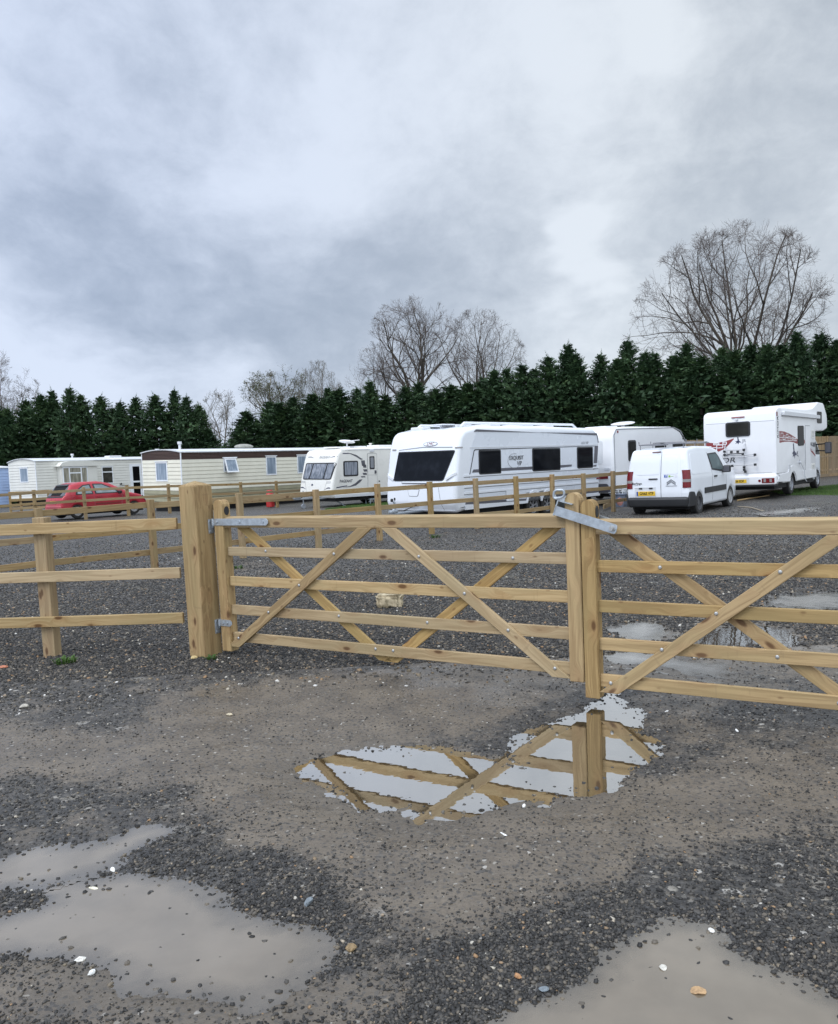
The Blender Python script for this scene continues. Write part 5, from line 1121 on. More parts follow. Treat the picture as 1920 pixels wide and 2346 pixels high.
for sg in (-1, 1):
    c_ = -.12
    ps.end('brow_sweep', PAG, NAVY, [(c_ + sg * .52, 2.10), (c_ + sg * .75, 2.16), (c_ + sg * .95, 2.155), (c_ + sg * .95, 2.13), (c_ + sg * .75, 2.13)], .005, .01)
    ps.end('corner_sweep', PAG, NAVY, [(sg * .62, .78), (sg * .85, .88), (sg * 1.0, .87), (sg * 1.0, .83), (sg * .85, .83)], .005, .01)
    for q in (1.05, 1.10): ps.end('vent_line', PAG, MGREY, [(sg * .72, q), (sg * 1.0, q + .01), (sg * 1.0, q + .025), (sg * .72, q + .015)], .006, .01)
    ps.end('panel_seam', PAG, SEAM, [(sg * .55, .60), (sg * .56, .60), (sg * .74, 1.12), (sg * .73, 1.12)], .003, .01)
    wn = ps.side('side_window', PAG, BLACK, rrect(.75, 1.56, 1.31, 1.955, .08), .016, .01, sg); ps.side('pane', wn, NET2, rrect(.81, 1.50, 1.37, 1.90, .06), .021, .01, sg)
    dr = ps.side('entrance_door', PAG, CREAMW, rrect(2.11, 2.64, .60, 2.25, .07), .010, .01, sg); ps.side('door_groove', dr, SEAM, rrect(2.095, 2.655, .585, 2.265, .08), .004, .01, sg)
    ps.side('door_split', dr, SEAM, [(2.12, 1.32), (2.63, 1.32), (2.63, 1.33), (2.12, 1.33)], .012, .01, sg)
    ps.side('door_window', dr, BLACK, rrect(2.215, 2.50, 1.575, 2.13, .05), .018, .01, sg); ps.side('pane', dr, MGREY, rrect(2.265, 2.45, 1.63, 2.08, .04), .022, .01, sg); ps.side('door_handle', dr, DGREY, rrect(2.49, 2.59, 1.38, 1.52, .02), .03, .01, sg)
    ps.side('door_lamp', PAG, GREYP, rrect(2.24, 2.48, 2.32, 2.42, .04), .04, .01, sg)
    # crescent of grey blocks
    ps.side('crescent_sweep', PAG, DGREY, [(.98, 2.30), (1.20, 2.27), (1.50, 2.19), (1.74, 2.06), (1.86, 2.01), (1.72, 1.99), (1.50, 2.11), (1.25, 2.21)], .005, .01, sg)
    for q in ((1.74, 1.95, 1.96, 1.84, 1.73), (1.82, 2.02, 1.78, 1.78, 1.65), (1.845, 2.065, 1.585, 1.585, 1.48), (1.81, 2.04, 1.43, 1.43, 1.34), (1.70, 1.94, 1.29, 1.30, 1.235)):
        a, b, zt_, zr_, zb_ = q; ps.side('crescent_block', PAG, DGREY, [(a, zt_), (b, zt_ - .0), (b + .02, zb_), (a + .05, zb_)], .005, .01, sg)
    ps.side('crescent_sweep', PAG, DGREY, [(1.80, 1.16), (1.62, 1.15), (1.38, 1.00), (1.1, .90), (.70, .855), (1.1, .86), (1.42, .91), (1.66, 1.04)], .005, .01, sg)
    ps.side('navy_sweep', PAG, NAVY, [(.74, 2.29), (1.0, 2.285), (1.14, 2.255), (.98, 2.25), (.74, 2.25)], .006, .01, sg); ps.side('navy_sweep', PAG, NAVY, [(.34, .88), (.93, .935), (.93, .90), (.34, .835)], .006, .01, sg)
    ps.side('awning_rail', PAG, GREYP, [(.66, 2.40), (5.8, 2.44), (5.8, 2.465), (.64, 2.43)], .012, .01, sg)
    ps.side('sill', PAG, GREYP, [(.25, .44), (3.38, .44), (3.38, .56), (.24, .55)], .02, .01, sg); ps.side('socket_hatch', PAG, BLACK, rrect(2.72, 2.80, 1.02, 1.07, .01), .014, .01, sg)
    wheel(PAG, 3.25 + .5, sg * .98, .325, .18, 'spoke', ALLOY, sg)
lettering('side_lettering', PAG, DGREY, 'PAGEANT', .165, lambda a, b, d: (.87 + a, -1.106 - d, 1.11 + b), squash=.95, shear=.2, bold=.003)
for a, b, c, d, e, f_ in ((.9, 1.7, -.5, .4, 2.49, 2.56), (2.0, 2.7, -.4, .4, 2.50, 2.58), (3.4, 4.3, -.4, .4, 2.51, 2.62)): box('roof_light', PAG, WHITEM, a, b, c, d, e, f_, .03)
bm = bmesh.new(); bcyl(bm, (1.75, -.2, 2.50), (1.75, -.2, 2.76), .035, n=12); M_ = Matrix.Translation((1.75, -.2, 2.78)) @ Matrix.Rotation(R(7), 4, 'Y')
bmesh.ops.create_uvsphere(bm, u_segments=24, v_segments=10, radius=1, matrix=M_ @ Matrix.Diagonal((.36, .36, .07, 1))); btube(bm, [(1.75, -.2, 2.80), (2.25, -.45, 2.84)], .014, 6); link('dish_aerial', fin(bm, 'dish_aerial', 50), PAG, [WHITEM])
bm = bmesh.new(); bcyl(bm, (2.75, -.6, 2.5), (2.75, -.6, 2.66), .05); bcyl(bm, (2.75, -.6, 2.66), (2.75, -.6, 2.70), .075); link('roof_flue', fin(bm, 'roof_flue', 40), PAG, [CREAMW])
bm = bmesh.new(); bbox(bm, -1.0, .4, -.05, .05, .38, .45, .01); bcyl(bm, (-.55, .0, .06), (-.55, 0, .75), .025); bcyl(bm, (-.55, -.04, .10), (-.55, .04, .10), .10, n=18); bbox(bm, -1.05, -.7, -.08, .08, .42, .56, .03); bbox(bm, -.2, .3, -.5, -.42, .38, .44, .01); bbox(bm, -.2, .3, .42, .5, .38, .44, .01)
link('tow_hitch', fin(bm, 'tow_hitch', 40), PAG, [simple('hitch_grey', (.32, .34, .36), .5, .3)])
bm = bmesh.new()
for yy in (-.9, .9): btube(bm, [(.5, yy * .6, .42), (1.0, yy, .04)], .025, 6)
link('corner_steady', fin(bm, 'corner_steady', 40), PAG, [GALV])
# caravan seen from its rear quarter beside the van
cpf = rounded([(.02, .38, .05), (.0, 1.2, .6), (.06, 2.25, .5), (.22, 2.50, .2), (1.0, 2.54, .4), (4.9, 2.52, .6), (5.65, 2.34, .5), (6.15, 1.95, .4), (6.42, 1.2, .4), (6.45, .6, .2), (6.3, .40, .05)]) + [(3.52, .40)] + arch(3.15, .33, .275, .40)[::-1] + [(2.78, .40)]
yw = R(50.7); C2, cs2 = caravan('touring_caravan', 'plain white caravan between the twin-axle caravan and the motorhome, red rear lamp showing', (6.4 - math.sin(yw) * 1.12, 27.265 + math.cos(yw) * 1.12, -.02), 50.7, .62, 0, cpf, 1.12, .10, [(3.15, .33, .275)], WHITEM)
for sg in (-1, 1):
    cs2.side('edge_trim', C2, MGREY, [(.10, .45), (.125, .45), (.125, 2.25), (.30, 2.435), (5.0, 2.47), (5.6, 2.34), (6.1, 1.96), (6.14, 1.98), (5.66, 2.37), (5.02, 2.50), (.28, 2.465), (.10, 2.28)], .010, .01, sg)
    for (a, b, c, d) in ((1.12, 1.72, 1.38, 2.08), (3.30, 4.25, 1.30, 1.96), (4.88, 6.0, 1.30, 1.93)):
        wn = cs2.side('side_window', C2, BLACK, rrect(a, b, c, d, .10), .020, .01, sg); cs2.side('pane', wn, MATS['smoked_rear_window'], rrect(a + .06, b - .06, c + .06, d - .06, .08), .026, .01, sg)
    cs2.side('side_lamp', C2, MAROON, rrect(.34, .42, 2.33, 2.41, .02), .014, .01, sg); cs2.side('side_lamp', C2, BLACK, [(5.80, 2.04), (5.88, 2.04), (5.95, 2.14), (5.86, 2.16)], .014, .01, sg)
    wheel(C2, 3.15, sg * 1.0, .325, .18, 'spoke', ALLOY, sg)
    cs2.end('rear_lamp', C2, REDL, rounded([(sg * .35, .86, .03), (sg * .92, .86, .03), (sg * .92, .97, .05), (sg * .35, 1.0, .03)], 4), .02, .01)
cs2.end('rear_panel', C2, GREYP, rrect(-.75, .75, 1.35, 2.1, .08), .010, .01); cs2.end('rear_handle', C2, GREYP, rrect(-1.0, -.8, 1.15, 1.22, .03), .03, .01); cs2.end('rear_bumper', C2, DGREY, rounded([(-1.0, .42, .03), (1.0, .42, .03), (.9, .70, .1), (-.9, .70, .1)], 4), .03, .01)
for a, b, c, d, e, f_ in ((1.0, 1.9, -.4, .4, 2.52, 2.60), (3.2, 3.8, -.3, .3, 2.52, 2.58)): box('roof_light', C2, WHITEM, a, b, c, d, e, f_, .03)
bm = bmesh.new(); bmesh.ops.create_uvsphere(bm, u_segments=24, v_segments=10, radius=1, matrix=Matrix.Translation((2.3, -.4, 2.68)) @ Matrix.Rotation(R(-6), 4, 'Y') @ Matrix.Diagonal((.42, .42, .06, 1))); bcyl(bm, (2.3, -.4, 2.5), (2.3, -.4, 2.68), .06); link('dish_aerial', fin(bm, 'dish_aerial', 50), C2, [WHITEM])
# ---- red hatchback
CAR = pose('parked_car', 'red three-door hatchback with black rear screen, parked behind the farther fence', 'car', (-14.268 + .17, 32.379 + .18, .107), 47.3, .02, -.16); CAR.scale = (.95, .97, .98)
kp = rounded([(.03, .26, .06), (-.02, .48, .08), (.02, .78, .08), (.12, .92, .1), (.46, 1.34, .12), (.85, 1.42, .3), (1.6, 1.44, .5), (2.12, 1.34, .4), (2.95, .93, .25), (3.50, .80, .3), (3.78, .58, .12), (3.82, .36, .08), (3.72, .22, .06)]) + [(3.46, .20)] + arch(3.11, .29, .25, .22)[::-1] + [(2.76, .20), (.96, .20)] + arch(.62, .29, .25, .22)[::-1] + [(.28, .24)]
def kwarp(x, z):
    k = 1.0
    if z > .88: k -= .26 * min(1, (z - .88) / .56) ** 1.1
    if x > 3.0: k -= .22 * min(1, (x - 3.0) / .82) ** 2
    if x < .6: k -= .10 * min(1, (.6 - x) / .6) ** 2
    if z < .45: k -= .05 * min(1, (.45 - z) / .25)
    return k
ks_ = Shell(kp, .825, .09, kwarp, [(3.11, .29, .25), (.62, .29, .25)])
ks_.body('body', CAR, [REDP, DARK], xs=fr(-.05, 3.85, 40), zs=fr(.2, 1.44, 26))
for sg in (-1, 1):
    CARG = glassy('car_window', (.22, .26, .27), .06)
    q = ks_.side('rear_side_window', CAR, BLACK, rounded([(.56, .93, .04), (.66, 1.12, .15), (.95, 1.31, .15), (1.27, 1.34, .03), (1.33, .93, .03)], 4), .005, .01, sg); ks_.side('pane', q, CARG, rounded([(.64, .97, .04), (.73, 1.12, .12), (.98, 1.27, .12), (1.22, 1.295, .02), (1.275, .97, .02)], 4), .009, .01, sg)
    q = ks_.side('door_window', CAR, BLACK, rounded([(1.41, .93, .03), (1.37, 1.345, .03), (1.78, 1.335, .1), (2.25, 1.13, .2), (2.56, .93, .05)], 4), .005, .01, sg); ks_.side('pane', q, CARG, rounded([(1.47, .965, .02), (1.43, 1.30, .02), (1.77, 1.29, .1), (2.20, 1.10, .2), (2.42, .965, .04)], 4), .009, .01, sg)
    ks_.side('door_gap', CAR, SEAM, [(1.345, .35), (1.355, .35), (1.375, .92), (1.365, .92)], .003, .01, sg); ks_.side('door_gap', CAR, SEAM, [(2.52, .35), (2.53, .35), (2.60, .92), (2.59, .92)], .003, .01, sg)
    ks_.side('side_strip', CAR, MAROON, rrect(1.4, 2.5, .52, .57, .01), .014, .01, sg); ks_.side('door_handle', CAR, REDP, rrect(1.44, 1.62, .80, .84, .015), .025, .01, sg); ks_.side('fuel_flap', CAR, SEAM, [(.50 + .075 * math.cos(a * .42), .80 + .075 * math.sin(a * .42)) for a in range(15)], .002, .01, sg); ks_.side('fuel_flap', CAR, REDP, [(.50 + .069 * math.cos(a * .42), .80 + .069 * math.sin(a * .42)) for a in range(15)], .004, .01, sg)
    mr = box('door_mirror', CAR, BLACK, 2.40, 2.52, min(sg * .80, sg * .98), max(sg * .80, sg * .98), .90, 1.02, .03)
    ks_.end('tail_lamp', CAR, simple('dark_tail_lamp', (.10, .10, .11), .2) if sg < 0 else MATS['dark_tail_lamp'], rounded([(sg * .42, .92, .02), (sg * .74, .92, .02), (sg * .62, 1.28, .03), (sg * .56, 1.28, .03)], 4), .014, .01)
    ks_.end('head_lamp', CAR, CLEARL, rounded([(sg * .40, .56, .02), (sg * .74, .56, .02), (sg * .70, .72, .03), (sg * .42, .70, .03)], 4), .01, .01, front=True)
    wheel(CAR, .62, sg * .715, .285, .165, 'trim', HUBCAP, sg); wheel(CAR, 3.11, sg * .70, .285, .165, 'trim', HUBCAP, sg)
ks_.end('rear_screen', CAR, GLASSD, rounded([(.60, .93, .05), (-.60, .93, .05), (-.54, 1.31, .05), (.54, 1.31, .05)], 4), .012, .01); ks_.end('rear_spoiler', CAR, BLACK, rounded([(.56, 1.30, .02), (-.56, 1.30, .02), (-.52, 1.37, .02), (.52, 1.37, .02)], 3), .05, .02)
ks_.end('windscreen', CAR, CARG, rounded([(.66, .97, .05), (-.66, .97, .05), (-.56, 1.33, .05), (.56, 1.33, .05)], 4), .006, .01, front=True)
ks_.end('tailgate_trim', CAR, BLACK, rrect(-.70, .70, .855, .915, .02), .014, .01); ks_.end('rear_plate', CAR, YELLOW, rrect(-.26, .26, .62, .73, .006), .014, .01)
kb = Shell(rounded([(.25, .24, .03), (-.05, .26, .06), (-.06, .50, .05), (.0, .56, .03), (.25, .56, .02)]), .80, .10, kwarp); kb.body('rear_bumper', CAR, [simple('faded_red_bumper', (.36, .06, .075), .55, 0, .15, 3)], smooth=40)
# ------------------------------------------------------------------ static caravans
def cladding(parent, name, m, a, b, z0, z1, pitch, f):
    """lapped boards: real overlapping zigzag; f(s, out, z)"""
    n = max(2, round((z1 - z0) / pitch)); bm = bmesh.new(); rows = []
    for i in range(n):
        zb = z0 + (z1 - z0) * i / n; zt = z0 + (z1 - z0) * (i + 1) / n
        rows += [(.010, zb), (.022, zb + .018), (.019, zb + .05), (.003, zt)]
    V_ = [[bm.verts.new(f(s_, o_, z_)) for s_ in (a, b)] for o_, z_ in rows]
    for A, B in zip(V_, V_[1:]): bm.faces.new((A[0], A[1], B[1], B[0]))
    return link(name, fin(bm, name), parent, [m])
def win(parent, f, s0, s1, z0, z1, m, fm=UPVC, fw=.06, bars=(), tilt=0.0):
    bm = bmesh.new(); o_ = .02
    def fb(a, b, c, d, p0=-.005, p1=.035):
        vs_ = [bm.verts.new(f(s_, q, z_)) for s_ in (a, b) for q in (p0, p1) for z_ in (c, d)]
        for i in ((0, 1, 3, 2), (4, 6, 7, 5), (0, 4, 5, 1), (2, 3, 7, 6), (0, 2, 6, 4), (1, 5, 7, 3)): bm.faces.new([vs_[k] for k in i])
    fb(s0, s1, z1 - fw, z1); fb(s0, s1, z0, z0 + fw); fb(s0, s0 + fw, z0 + fw, z1 - fw); fb(s1 - fw, s1, z0 + fw, z1 - fw)
    for (a, b, c, d) in bars: fb(a, b, c, d)
    fb(s0 - .04, s1 + .04, z1 + .01, z1 + .045, -.005, .06)
    w_ = link('window', fin(bm, 'window'), parent, [fm])
    bm = bmesh.new(); vs_ = [bm.verts.new(f(s_, .026, z_)) for s_, z_ in ((s0 + fw * .8, z0 + fw * .8), (s1 - fw * .8, z0 + fw * .8), (s1 - fw * .8, z1 - fw * .8), (s0 + fw * .8, z1 - fw * .8))]; bm.faces.new(vs_)
    link('pane', fin(bm, 'pane'), w_, [m]); return w_
def static_home(label, loc, yaw, pitch, roll, L, W, zs, zw, ze, crown, m, low=None, fascia=None, over=.10):
    """corner at the origin; long side on y=0 facing -y; end on x=0 facing -x"""
    g = pose('static_caravan', label, 'static caravan', loc, yaw, pitch, roll, 'static caravans on the pitch')
    fs = lambda s_, o_, z_: (s_, -o_, z_); fe = lambda s_, o_, z_: (-o_, s_, z_); fb_ = lambda s_, o_, z_: (L + o_, s_, z_); fk = lambda s_, o_, z_: (s_, W + o_, z_)
    top = zw if not fascia else fascia
    for (nm, f, Ls) in (('side_cladding', fs, L), ('end_cladding', fe, W), ('back_end_cladding', fb_, W), ('rear_cladding', fk, L)):
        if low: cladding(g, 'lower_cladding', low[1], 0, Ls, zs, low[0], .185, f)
        cladding(g, nm, m, 0, Ls, low[0] if low else zs, top, .185, f)
    box('core', g, m, .012, L - .012, .012, W - .012, zs + .01, zw + .03, .0)
    if fascia:
        for (f, Ls) in ((fs, L), (fe, W), (fb_, W), (fk, L)): cladding(g, 'fascia', BROWN, 0, Ls, fascia, zw, .07, f)
    # gable infill and barrel roof
    n = 12; arc = [(W * i / n, ze + crown * (1 - (2 * i / n - 1) ** 2)) for i in range(n + 1)]
    bm = bmesh.new(); bprism(bm, [(0, zw - .02)] + [(a, b - .02) for a, b in arc] + [(W, zw - .02)], lambda a, b, d: (d, a, b), -.004, L + .004); link('gable', fin(bm, 'gable'), g, [BROWN if fascia else m])
    bm = bmesh.new(); up = [(-over + (W + 2 * over) * i / n, ze + crown * (1 - (2 * i / n - 1) ** 2) + .015) for i in range(n + 1)]
    bprism(bm, up + [(a, b - .045) for a, b in up[::-1]], lambda a, b, d: (d, a, b), -over, L + over); link('roof', fin(bm, 'roof', 30), g, [ROOFM])
    for (x, y) in ((0, 0), (L, 0), (0, W), (L, W)): box('corner_trim', g, UPVC, x - .024, x + .024, y - .024, y + .024, zs, zw, .006)
    bm = bmesh.new()
    for x in (.8, L * .5, L - .8): bbox(bm, x - .1, x + .1, .6, W - .6, .05, zs, .01)
    bbox(bm, .1, L - .1, .7, .8, zs - .22, zs, .01); bbox(bm, .1, L - .1, W - .8, W - .7, zs - .22, zs, .01); link('chassis', fin(bm, 'chassis'), g, [DARK])
    return g, fs, fe
def flue(g, x, y, z, h=.30):
    bm = bmesh.new(); bcyl(bm, (x, y, z - .1), (x, y, z + h * .6), .06); bcyl(bm, (x, y, z + h * .6), (x, y, z + h), .10); link('roof_flue', fin(bm, 'roof_flue', 40), g, [GREYP])
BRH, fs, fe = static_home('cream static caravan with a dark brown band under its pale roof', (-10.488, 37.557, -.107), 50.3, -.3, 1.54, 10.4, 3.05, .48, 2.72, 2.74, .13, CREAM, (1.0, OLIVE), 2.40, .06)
win(BRH, fe, 1.03, 1.95, 1.43, 2.31, NET); win(BRH, fs, 4.85, 5.52, 1.54, 2.46, NET); win(BRH, fs, 6.90, 7.55, 1.56, 2.48, NET); win(BRH, fs, 8.7, 9.6, 1.56, 2.48, NET)
tk = math.tan(R(18)); ft = lambda s_, o_, z_: (s_, -(.03 + o_ + (2.40 - z_) * tk), z_)
win(BRH, fs, 2.30, 3.05, 1.78, 2.42, NET); win(BRH, ft, 2.34, 3.01, 1.76, 2.40, NET)
flue(BRH, .6, .9, 2.92); flue(BRH, .4, 2.4, 2.80, .12)
bm = bmesh.new(); bmesh.ops.create_uvsphere(bm, u_segments=16, v_segments=8, radius=1, matrix=Matrix.Translation((4.6, 1.3, 2.96)) @ Matrix.Diagonal((.55, .3, .14, 1))); link('roof_vent', fin(bm, 'roof_vent', 50), BRH, [simple('grey_sheet', (.30, .30, .27), .8, 0, .2, 8)])
WHH, fs, fe = static_home('off-white static caravan with a square bay window, behind the red car', (-23.93, 53.069, .072), 55.2, -.29, .28, 10.0, 3.05, .48, 2.80, 2.84, .20, OFFW, None, None, .08)
win(WHH, fe, .85, 1.78, 1.52, 2.46, NET)
# bay: box standing proud of the side wall, with its own small roof
bb = box('bay', WHH, OFFW, 1.45, 4.05, -.50, .02, 1.0, 2.46, .01)
fy = lambda s_, o_, z_: (s_, -.50 - o_, z_)
win(bb, fy, 1.52, 3.30, 1.36, 2.40, BEIGEC, bars=((1.95, 2.03, 1.42, 2.34), (2.80, 2.88, 1.42, 2.34), (2.03, 2.80, 1.98, 2.06)))
bm = bmesh.new(); bprism(bm, [(1.28, 2.46), (4.2, 2.44), (4.0, 2.68), (3.4, 2.78), (2.0, 2.78), (1.5, 2.70)], lambda a, b, d: (a, d, b), -.60, .02); link('bay_roof', fin(bm, 'bay_roof'), bb, [OFFW])
win(WHH, fs, 4.72, 5.58, 1.22, 2.38, glassy('kitchen_window', (.045, .042, .035), .08), bars=((4.78, 5.52, 1.98, 2.05),))
dr = box('door', WHH, UPVC, 6.94, 7.90, -.05, .02, .30, 2.50, .01)
for (a, b) in ((.36, 1.22), (1.34, 2.34)): box('pane', dr, GLASSD, 7.16, 7.72, -.058, -.046, a, b, .004)
box('door_handle', dr, GREYP, 7.08, 7.12, -.10, -.05, 1.24, 1.30, .008)
flue(WHH, 3.2, .9, 3.02, .28); box('roof_light', WHH, GREYP, 5.9, 6.9, .7, 1.3, 2.98, 3.14, .05)
bm = bmesh.new(); btube(bm, [(6.05, -.06, 1.18), (6.1, -.12, 1.1), (6.2, -.06, 1.22)], .03, 6); btube(bm, [(6.2, -.05, 1.08), (6.75, -.05, 1.06)], .015, 6); link('wall_tap', fin(bm, 'wall_tap'), WHH, [DARK])
# pale blue static at the left edge: near corner from the photo
bx, by = gnd(26, 1162)
BLH, fs, fe = static_home('pale blue static caravan cut off by the left edge of the picture', (bx * 1.0, by * 1.0, 0), 50.3 - 90 + 90, 0, 1.0, 3.0, 9.0, .20, 2.62, 2.64, .18, PALEBLUE, None, None, .10)
BLH.location = (bx - math.cos(R(50.3)) * 3.0, by - math.sin(R(50.3)) * 3.0, 0)
# sliver of another cream caravan seen between the blue and the off-white one
qx, qy = gnd(20, 1141); kq = 56 / qy
CRH, fs, fe = static_home('pale cream static caravan glimpsed between the blue and the off-white static caravans', (-29.2, 57.5, 0), 55, 0, 0, 1.6, 7.0, .5, 2.70, 2.72, .18, CREAM, None, 2.30, .10)
# ------------------------------------------------------------------ close-boarded fence on the right
cf = thing('boarded_fence', 'tall close-boarded timber fence behind the motorhome at the right edge', 'fence', (11.0, 35.05, 0))
dF = Vector((1.97, 1.6, 0)).normalized(); nF = Vector((-dF.y, dF.x, 0)); z0f = .02
for sec in range(11):
    bm = bmesh.new(); o_ = sec * 1.9
    rr = random.Random(sec)
    for i in range(19):
        tw = rr.uniform(.006, .03); bbox(bm, z0f, 2.08 + rr.uniform(-.012, .012), i * .1, i * .1 + .098, tw, tw + .014, .003)
    ob = link('board_panel', fin(bm, 'board_panel'), cf, [BOARDS])      # grain (local X) runs up the boards
    ob.matrix_local = Matrix(((0, dF.x, -nF.x * -1, dF.x * o_), (0, dF.y, -nF.y * -1, dF.y * o_), (1, 0, 0, 0), (0, 0, 0, 1)))
    for zc in (.35, 1.05, 1.75):
        p = dF * o_ + nF * .03 + Vector((0, 0, zc)); plank('rail', cf, BOARDS, p, p + dF * 1.9, nF, .09, .04)
    p = dF * o_ + nF * .05; plank('post', cf, BOARDS, p + Vector((0, 0, -.2)), p + Vector((0, 0, 2.0)), nF, .09, .09)
    p = dF * o_ - nF * .02 + Vector((0, 0, .08)); plank('gravel_board', cf, BOARDS, p, p + dF * 1.9, nF, .15, .024)
# ------------------------------------------------------------------ small things on the pitch
def put(name, label, cat, u, v, z=0.0, rot=0.0):
    x, y = gnd(u, v); return thing(name, label, cat, (x, y, gz(x, y)), (0, 0, rot))
g = put('gas_bottle', 'red gas bottle standing by the brown-banded static caravan', 'gas bottle', 620, 1160)
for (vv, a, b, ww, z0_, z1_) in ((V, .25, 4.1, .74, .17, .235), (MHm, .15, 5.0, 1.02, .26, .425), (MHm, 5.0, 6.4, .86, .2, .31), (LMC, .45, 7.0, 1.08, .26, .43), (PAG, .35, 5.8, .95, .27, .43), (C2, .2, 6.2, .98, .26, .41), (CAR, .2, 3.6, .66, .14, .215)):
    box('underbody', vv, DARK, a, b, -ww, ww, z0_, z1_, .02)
for hh_, L_ in ((BRH, 10.4), (WHH, 10.0)): box('underfloor_shade_box', hh_, DARK, .35, L_ - .35, .4, 2.65, .0, .49, .01)  # recessed dark boxes added to stand in for the shade beneath the floors
bm = bmesh.new(); R_ = .19; sec = [(.15, .02), (R_, .04), (R_, .56), (.175, .62), (.12, .67), (.05, .69)]; n = 24
rg = [[bm.verts.new((q * math.cos(2 * math.pi * i / n), q * math.sin(2 * math.pi * i / n), z)) for q, z in sec] for i in range(n)]
for i in range(n):
    for j in range(len(sec) - 1): bm.faces.new((rg[i][j], rg[(i + 1) % n][j], rg[(i + 1) % n][j + 1], rg[i][j + 1]))
bm.faces.new([r[0] for r in rg]); bm.faces.new([r[-1] for r in rg]); link('cylinder_body', fin(bm, 'cylinder_body', 40), g, [GASRED])
bm = bmesh.new(); bcyl(bm, (0, 0, .62), (0, 0, .80), .13, n=24, cap=False); bcyl(bm, (0, 0, .66), (0, 0, .76), .035, n=10); o = link('collar', fin(bm, 'collar', 40), g, [GASRED])
md = o.modifiers.new('thick', 'SOLIDIFY'); md.thickness = .01
g = put('clay_pipe', 'terracotta pipe lying under the near side of the brown-banded static caravan', 'pipe', 530, 1160, 0, R(45)); bm = bmesh.new(); bcyl(bm, (0, 0, .09), (1.6, 0, .09), .085, n=16); bcyl(bm, (-.06, 0, .09), (.12, 0, .09), .105, n=16); bcyl(bm, (1.0, 0, .09), (1.18, 0, .09), .105, n=16); link('pipe_barrel', fin(bm, 'pipe_barrel', 40), g, [TERRA])
g = put('storage_box', 'see-through blue-grey plastic box of odds and ends beside the van', 'storage box', 1425, 1157, 0, R(50))
bm = bmesh.new(); bprism(bm, [(-.20, 0), (.20, 0), (.25, .40), (-.25, .40)], lambda a, b, d: (d, a, b), -.30, .30); bbox(bm, -.33, .33, -.27, .27, .385, .415, .008); link('tub', fin(bm, 'tub', 30), g, [BINP])
bm = bmesh.new(); bmesh.ops.create_icosphere(bm, subdivisions=2, radius=1, matrix=Matrix.Translation((-.303, -.08, .17)) @ Matrix.Diagonal((.012, .12, .13, 1))); link('folded_cloth', fin(bm, 'folded_cloth', 60), g, [PINKC])
bm = bmesh.new(); rr = random.Random(5)
for k in range(9):
    p = Vector((rr.uniform(-.25, .2), rr.uniform(-.2, .2), .40)); btube(bm, [p, p + Vector((rr.uniform(-.1, .1), rr.uniform(-.1, .1), rr.uniform(.05, .2))), p + Vector((rr.uniform(-.2, .2), rr.uniform(-.2, .2), .06))], .012, 5)
bbox(bm, .0, .14, -.12, .0, .41, .70, .02); link('odds_and_ends', fin(bm, 'odds_and_ends', 40), g, [simple('pale_odds', (.55, .57, .58), .5, 0, .4, 20)])
x0, y0 = gnd(1383, 1166); x1, y1 = gnd(1440, 1148); pk = thing('loose_board', 'timber board propped on edge in front of the storage box', 'board', (x0, y0, .02)); plank('board', pk, WOODF, Vector((0, 0, .04)), Vector((x1 - x0, y1 - y0, .14)), (.7, -.7, 0), .14, .03)
g = put('step_stool', 'grey step stool on the green mat by the caravan door', 'step', 852, 1153, 0, R(45)); bm = bmesh.new(); bbox(bm, -.25, .25, -.17, .17, .20, .25, .012)
for a in (-.22, .22):
    for b in (-.14, .14): bbox(bm, a - .02, a + .02, b - .02, b + .02, 0, .20, .004)
link('stool_body', fin(bm, 'stool_body'), g, [simple('stool_grey', (.34, .40, .42), .5)])
# pole lying by the motorhome
x0, y0 = gnd(1690, 1147); x1, y1 = gnd(1762, 1137); pk = thing('loose_pole', 'thin wooden pole lying on the gravel beside the motorhome', 'pole', (x0, y0, gz(x0, y0))); bm = bmesh.new(); bcyl(bm, (0, 0, .04), (x1 - x0, y1 - y0, .06), .025, .02, n=8); link('pole', fin(bm, 'pole', 40), pk, [WOODF])
pts = [gnd(u, v) for u, v in ((1690, 1157), (1720, 1159), (1745, 1166), (1775, 1171), (1800, 1172))]; bm = bmesh.new(); btube(bm, [(x, y, gz(x, y) + .02) for x, y in pts], .014, 6); tag(link('hose', fin(bm, 'hose', 40), None, [simple('pale_hose', (.40, .34, .25), .6)]), 'thin pale hose trailing over the gravel in front of the motorhome', 'hose')
# ------------------------------------------------------------------ grass
def grass(name, label, poly, n, h, seed):
    rs_ = np.random.RandomState(seed); P = np.array(poly); lo, hi = P.min(0), P.max(0)
    x = rs_.uniform(lo[0], hi[0], n * 3); y = rs_.uniform(lo[1], hi[1], n * 3); s = sdf(x, y, poly) + .5 * (fbm(x, y, 2, 3) - .5); k = s > .1; x, y = x[k][:n], y[k][:n]; n = len(x)
    z = terrain(x, y, False)[0]; a = rs_.rand(n) * 6.28; ww = rs_.uniform(.004, .010, n) * (h / .06) ** .5; hh = h * rs_.uniform(.5, 1.3, n); le = rs_.uniform(-.6, .6, (n, 2)) * hh[:, None]
    p0 = np.stack([x - np.cos(a) * ww, y - np.sin(a) * ww, z - .005], -1); p1 = np.stack([x + np.cos(a) * ww, y + np.sin(a) * ww, z - .005], -1); p2 = np.stack([x + le[:, 0], y + le[:, 1], z + hh], -1)
    me = npmesh(name, np.stack([p0, p1, p2], 1).reshape(-1, 3), np.arange(3 * n).reshape(-1, 3), False, {'tint': np.repeat(rs_.rand(n), 3)})
    return tag(link(name, me, None, [GRASSM]), label, kind='stuff')
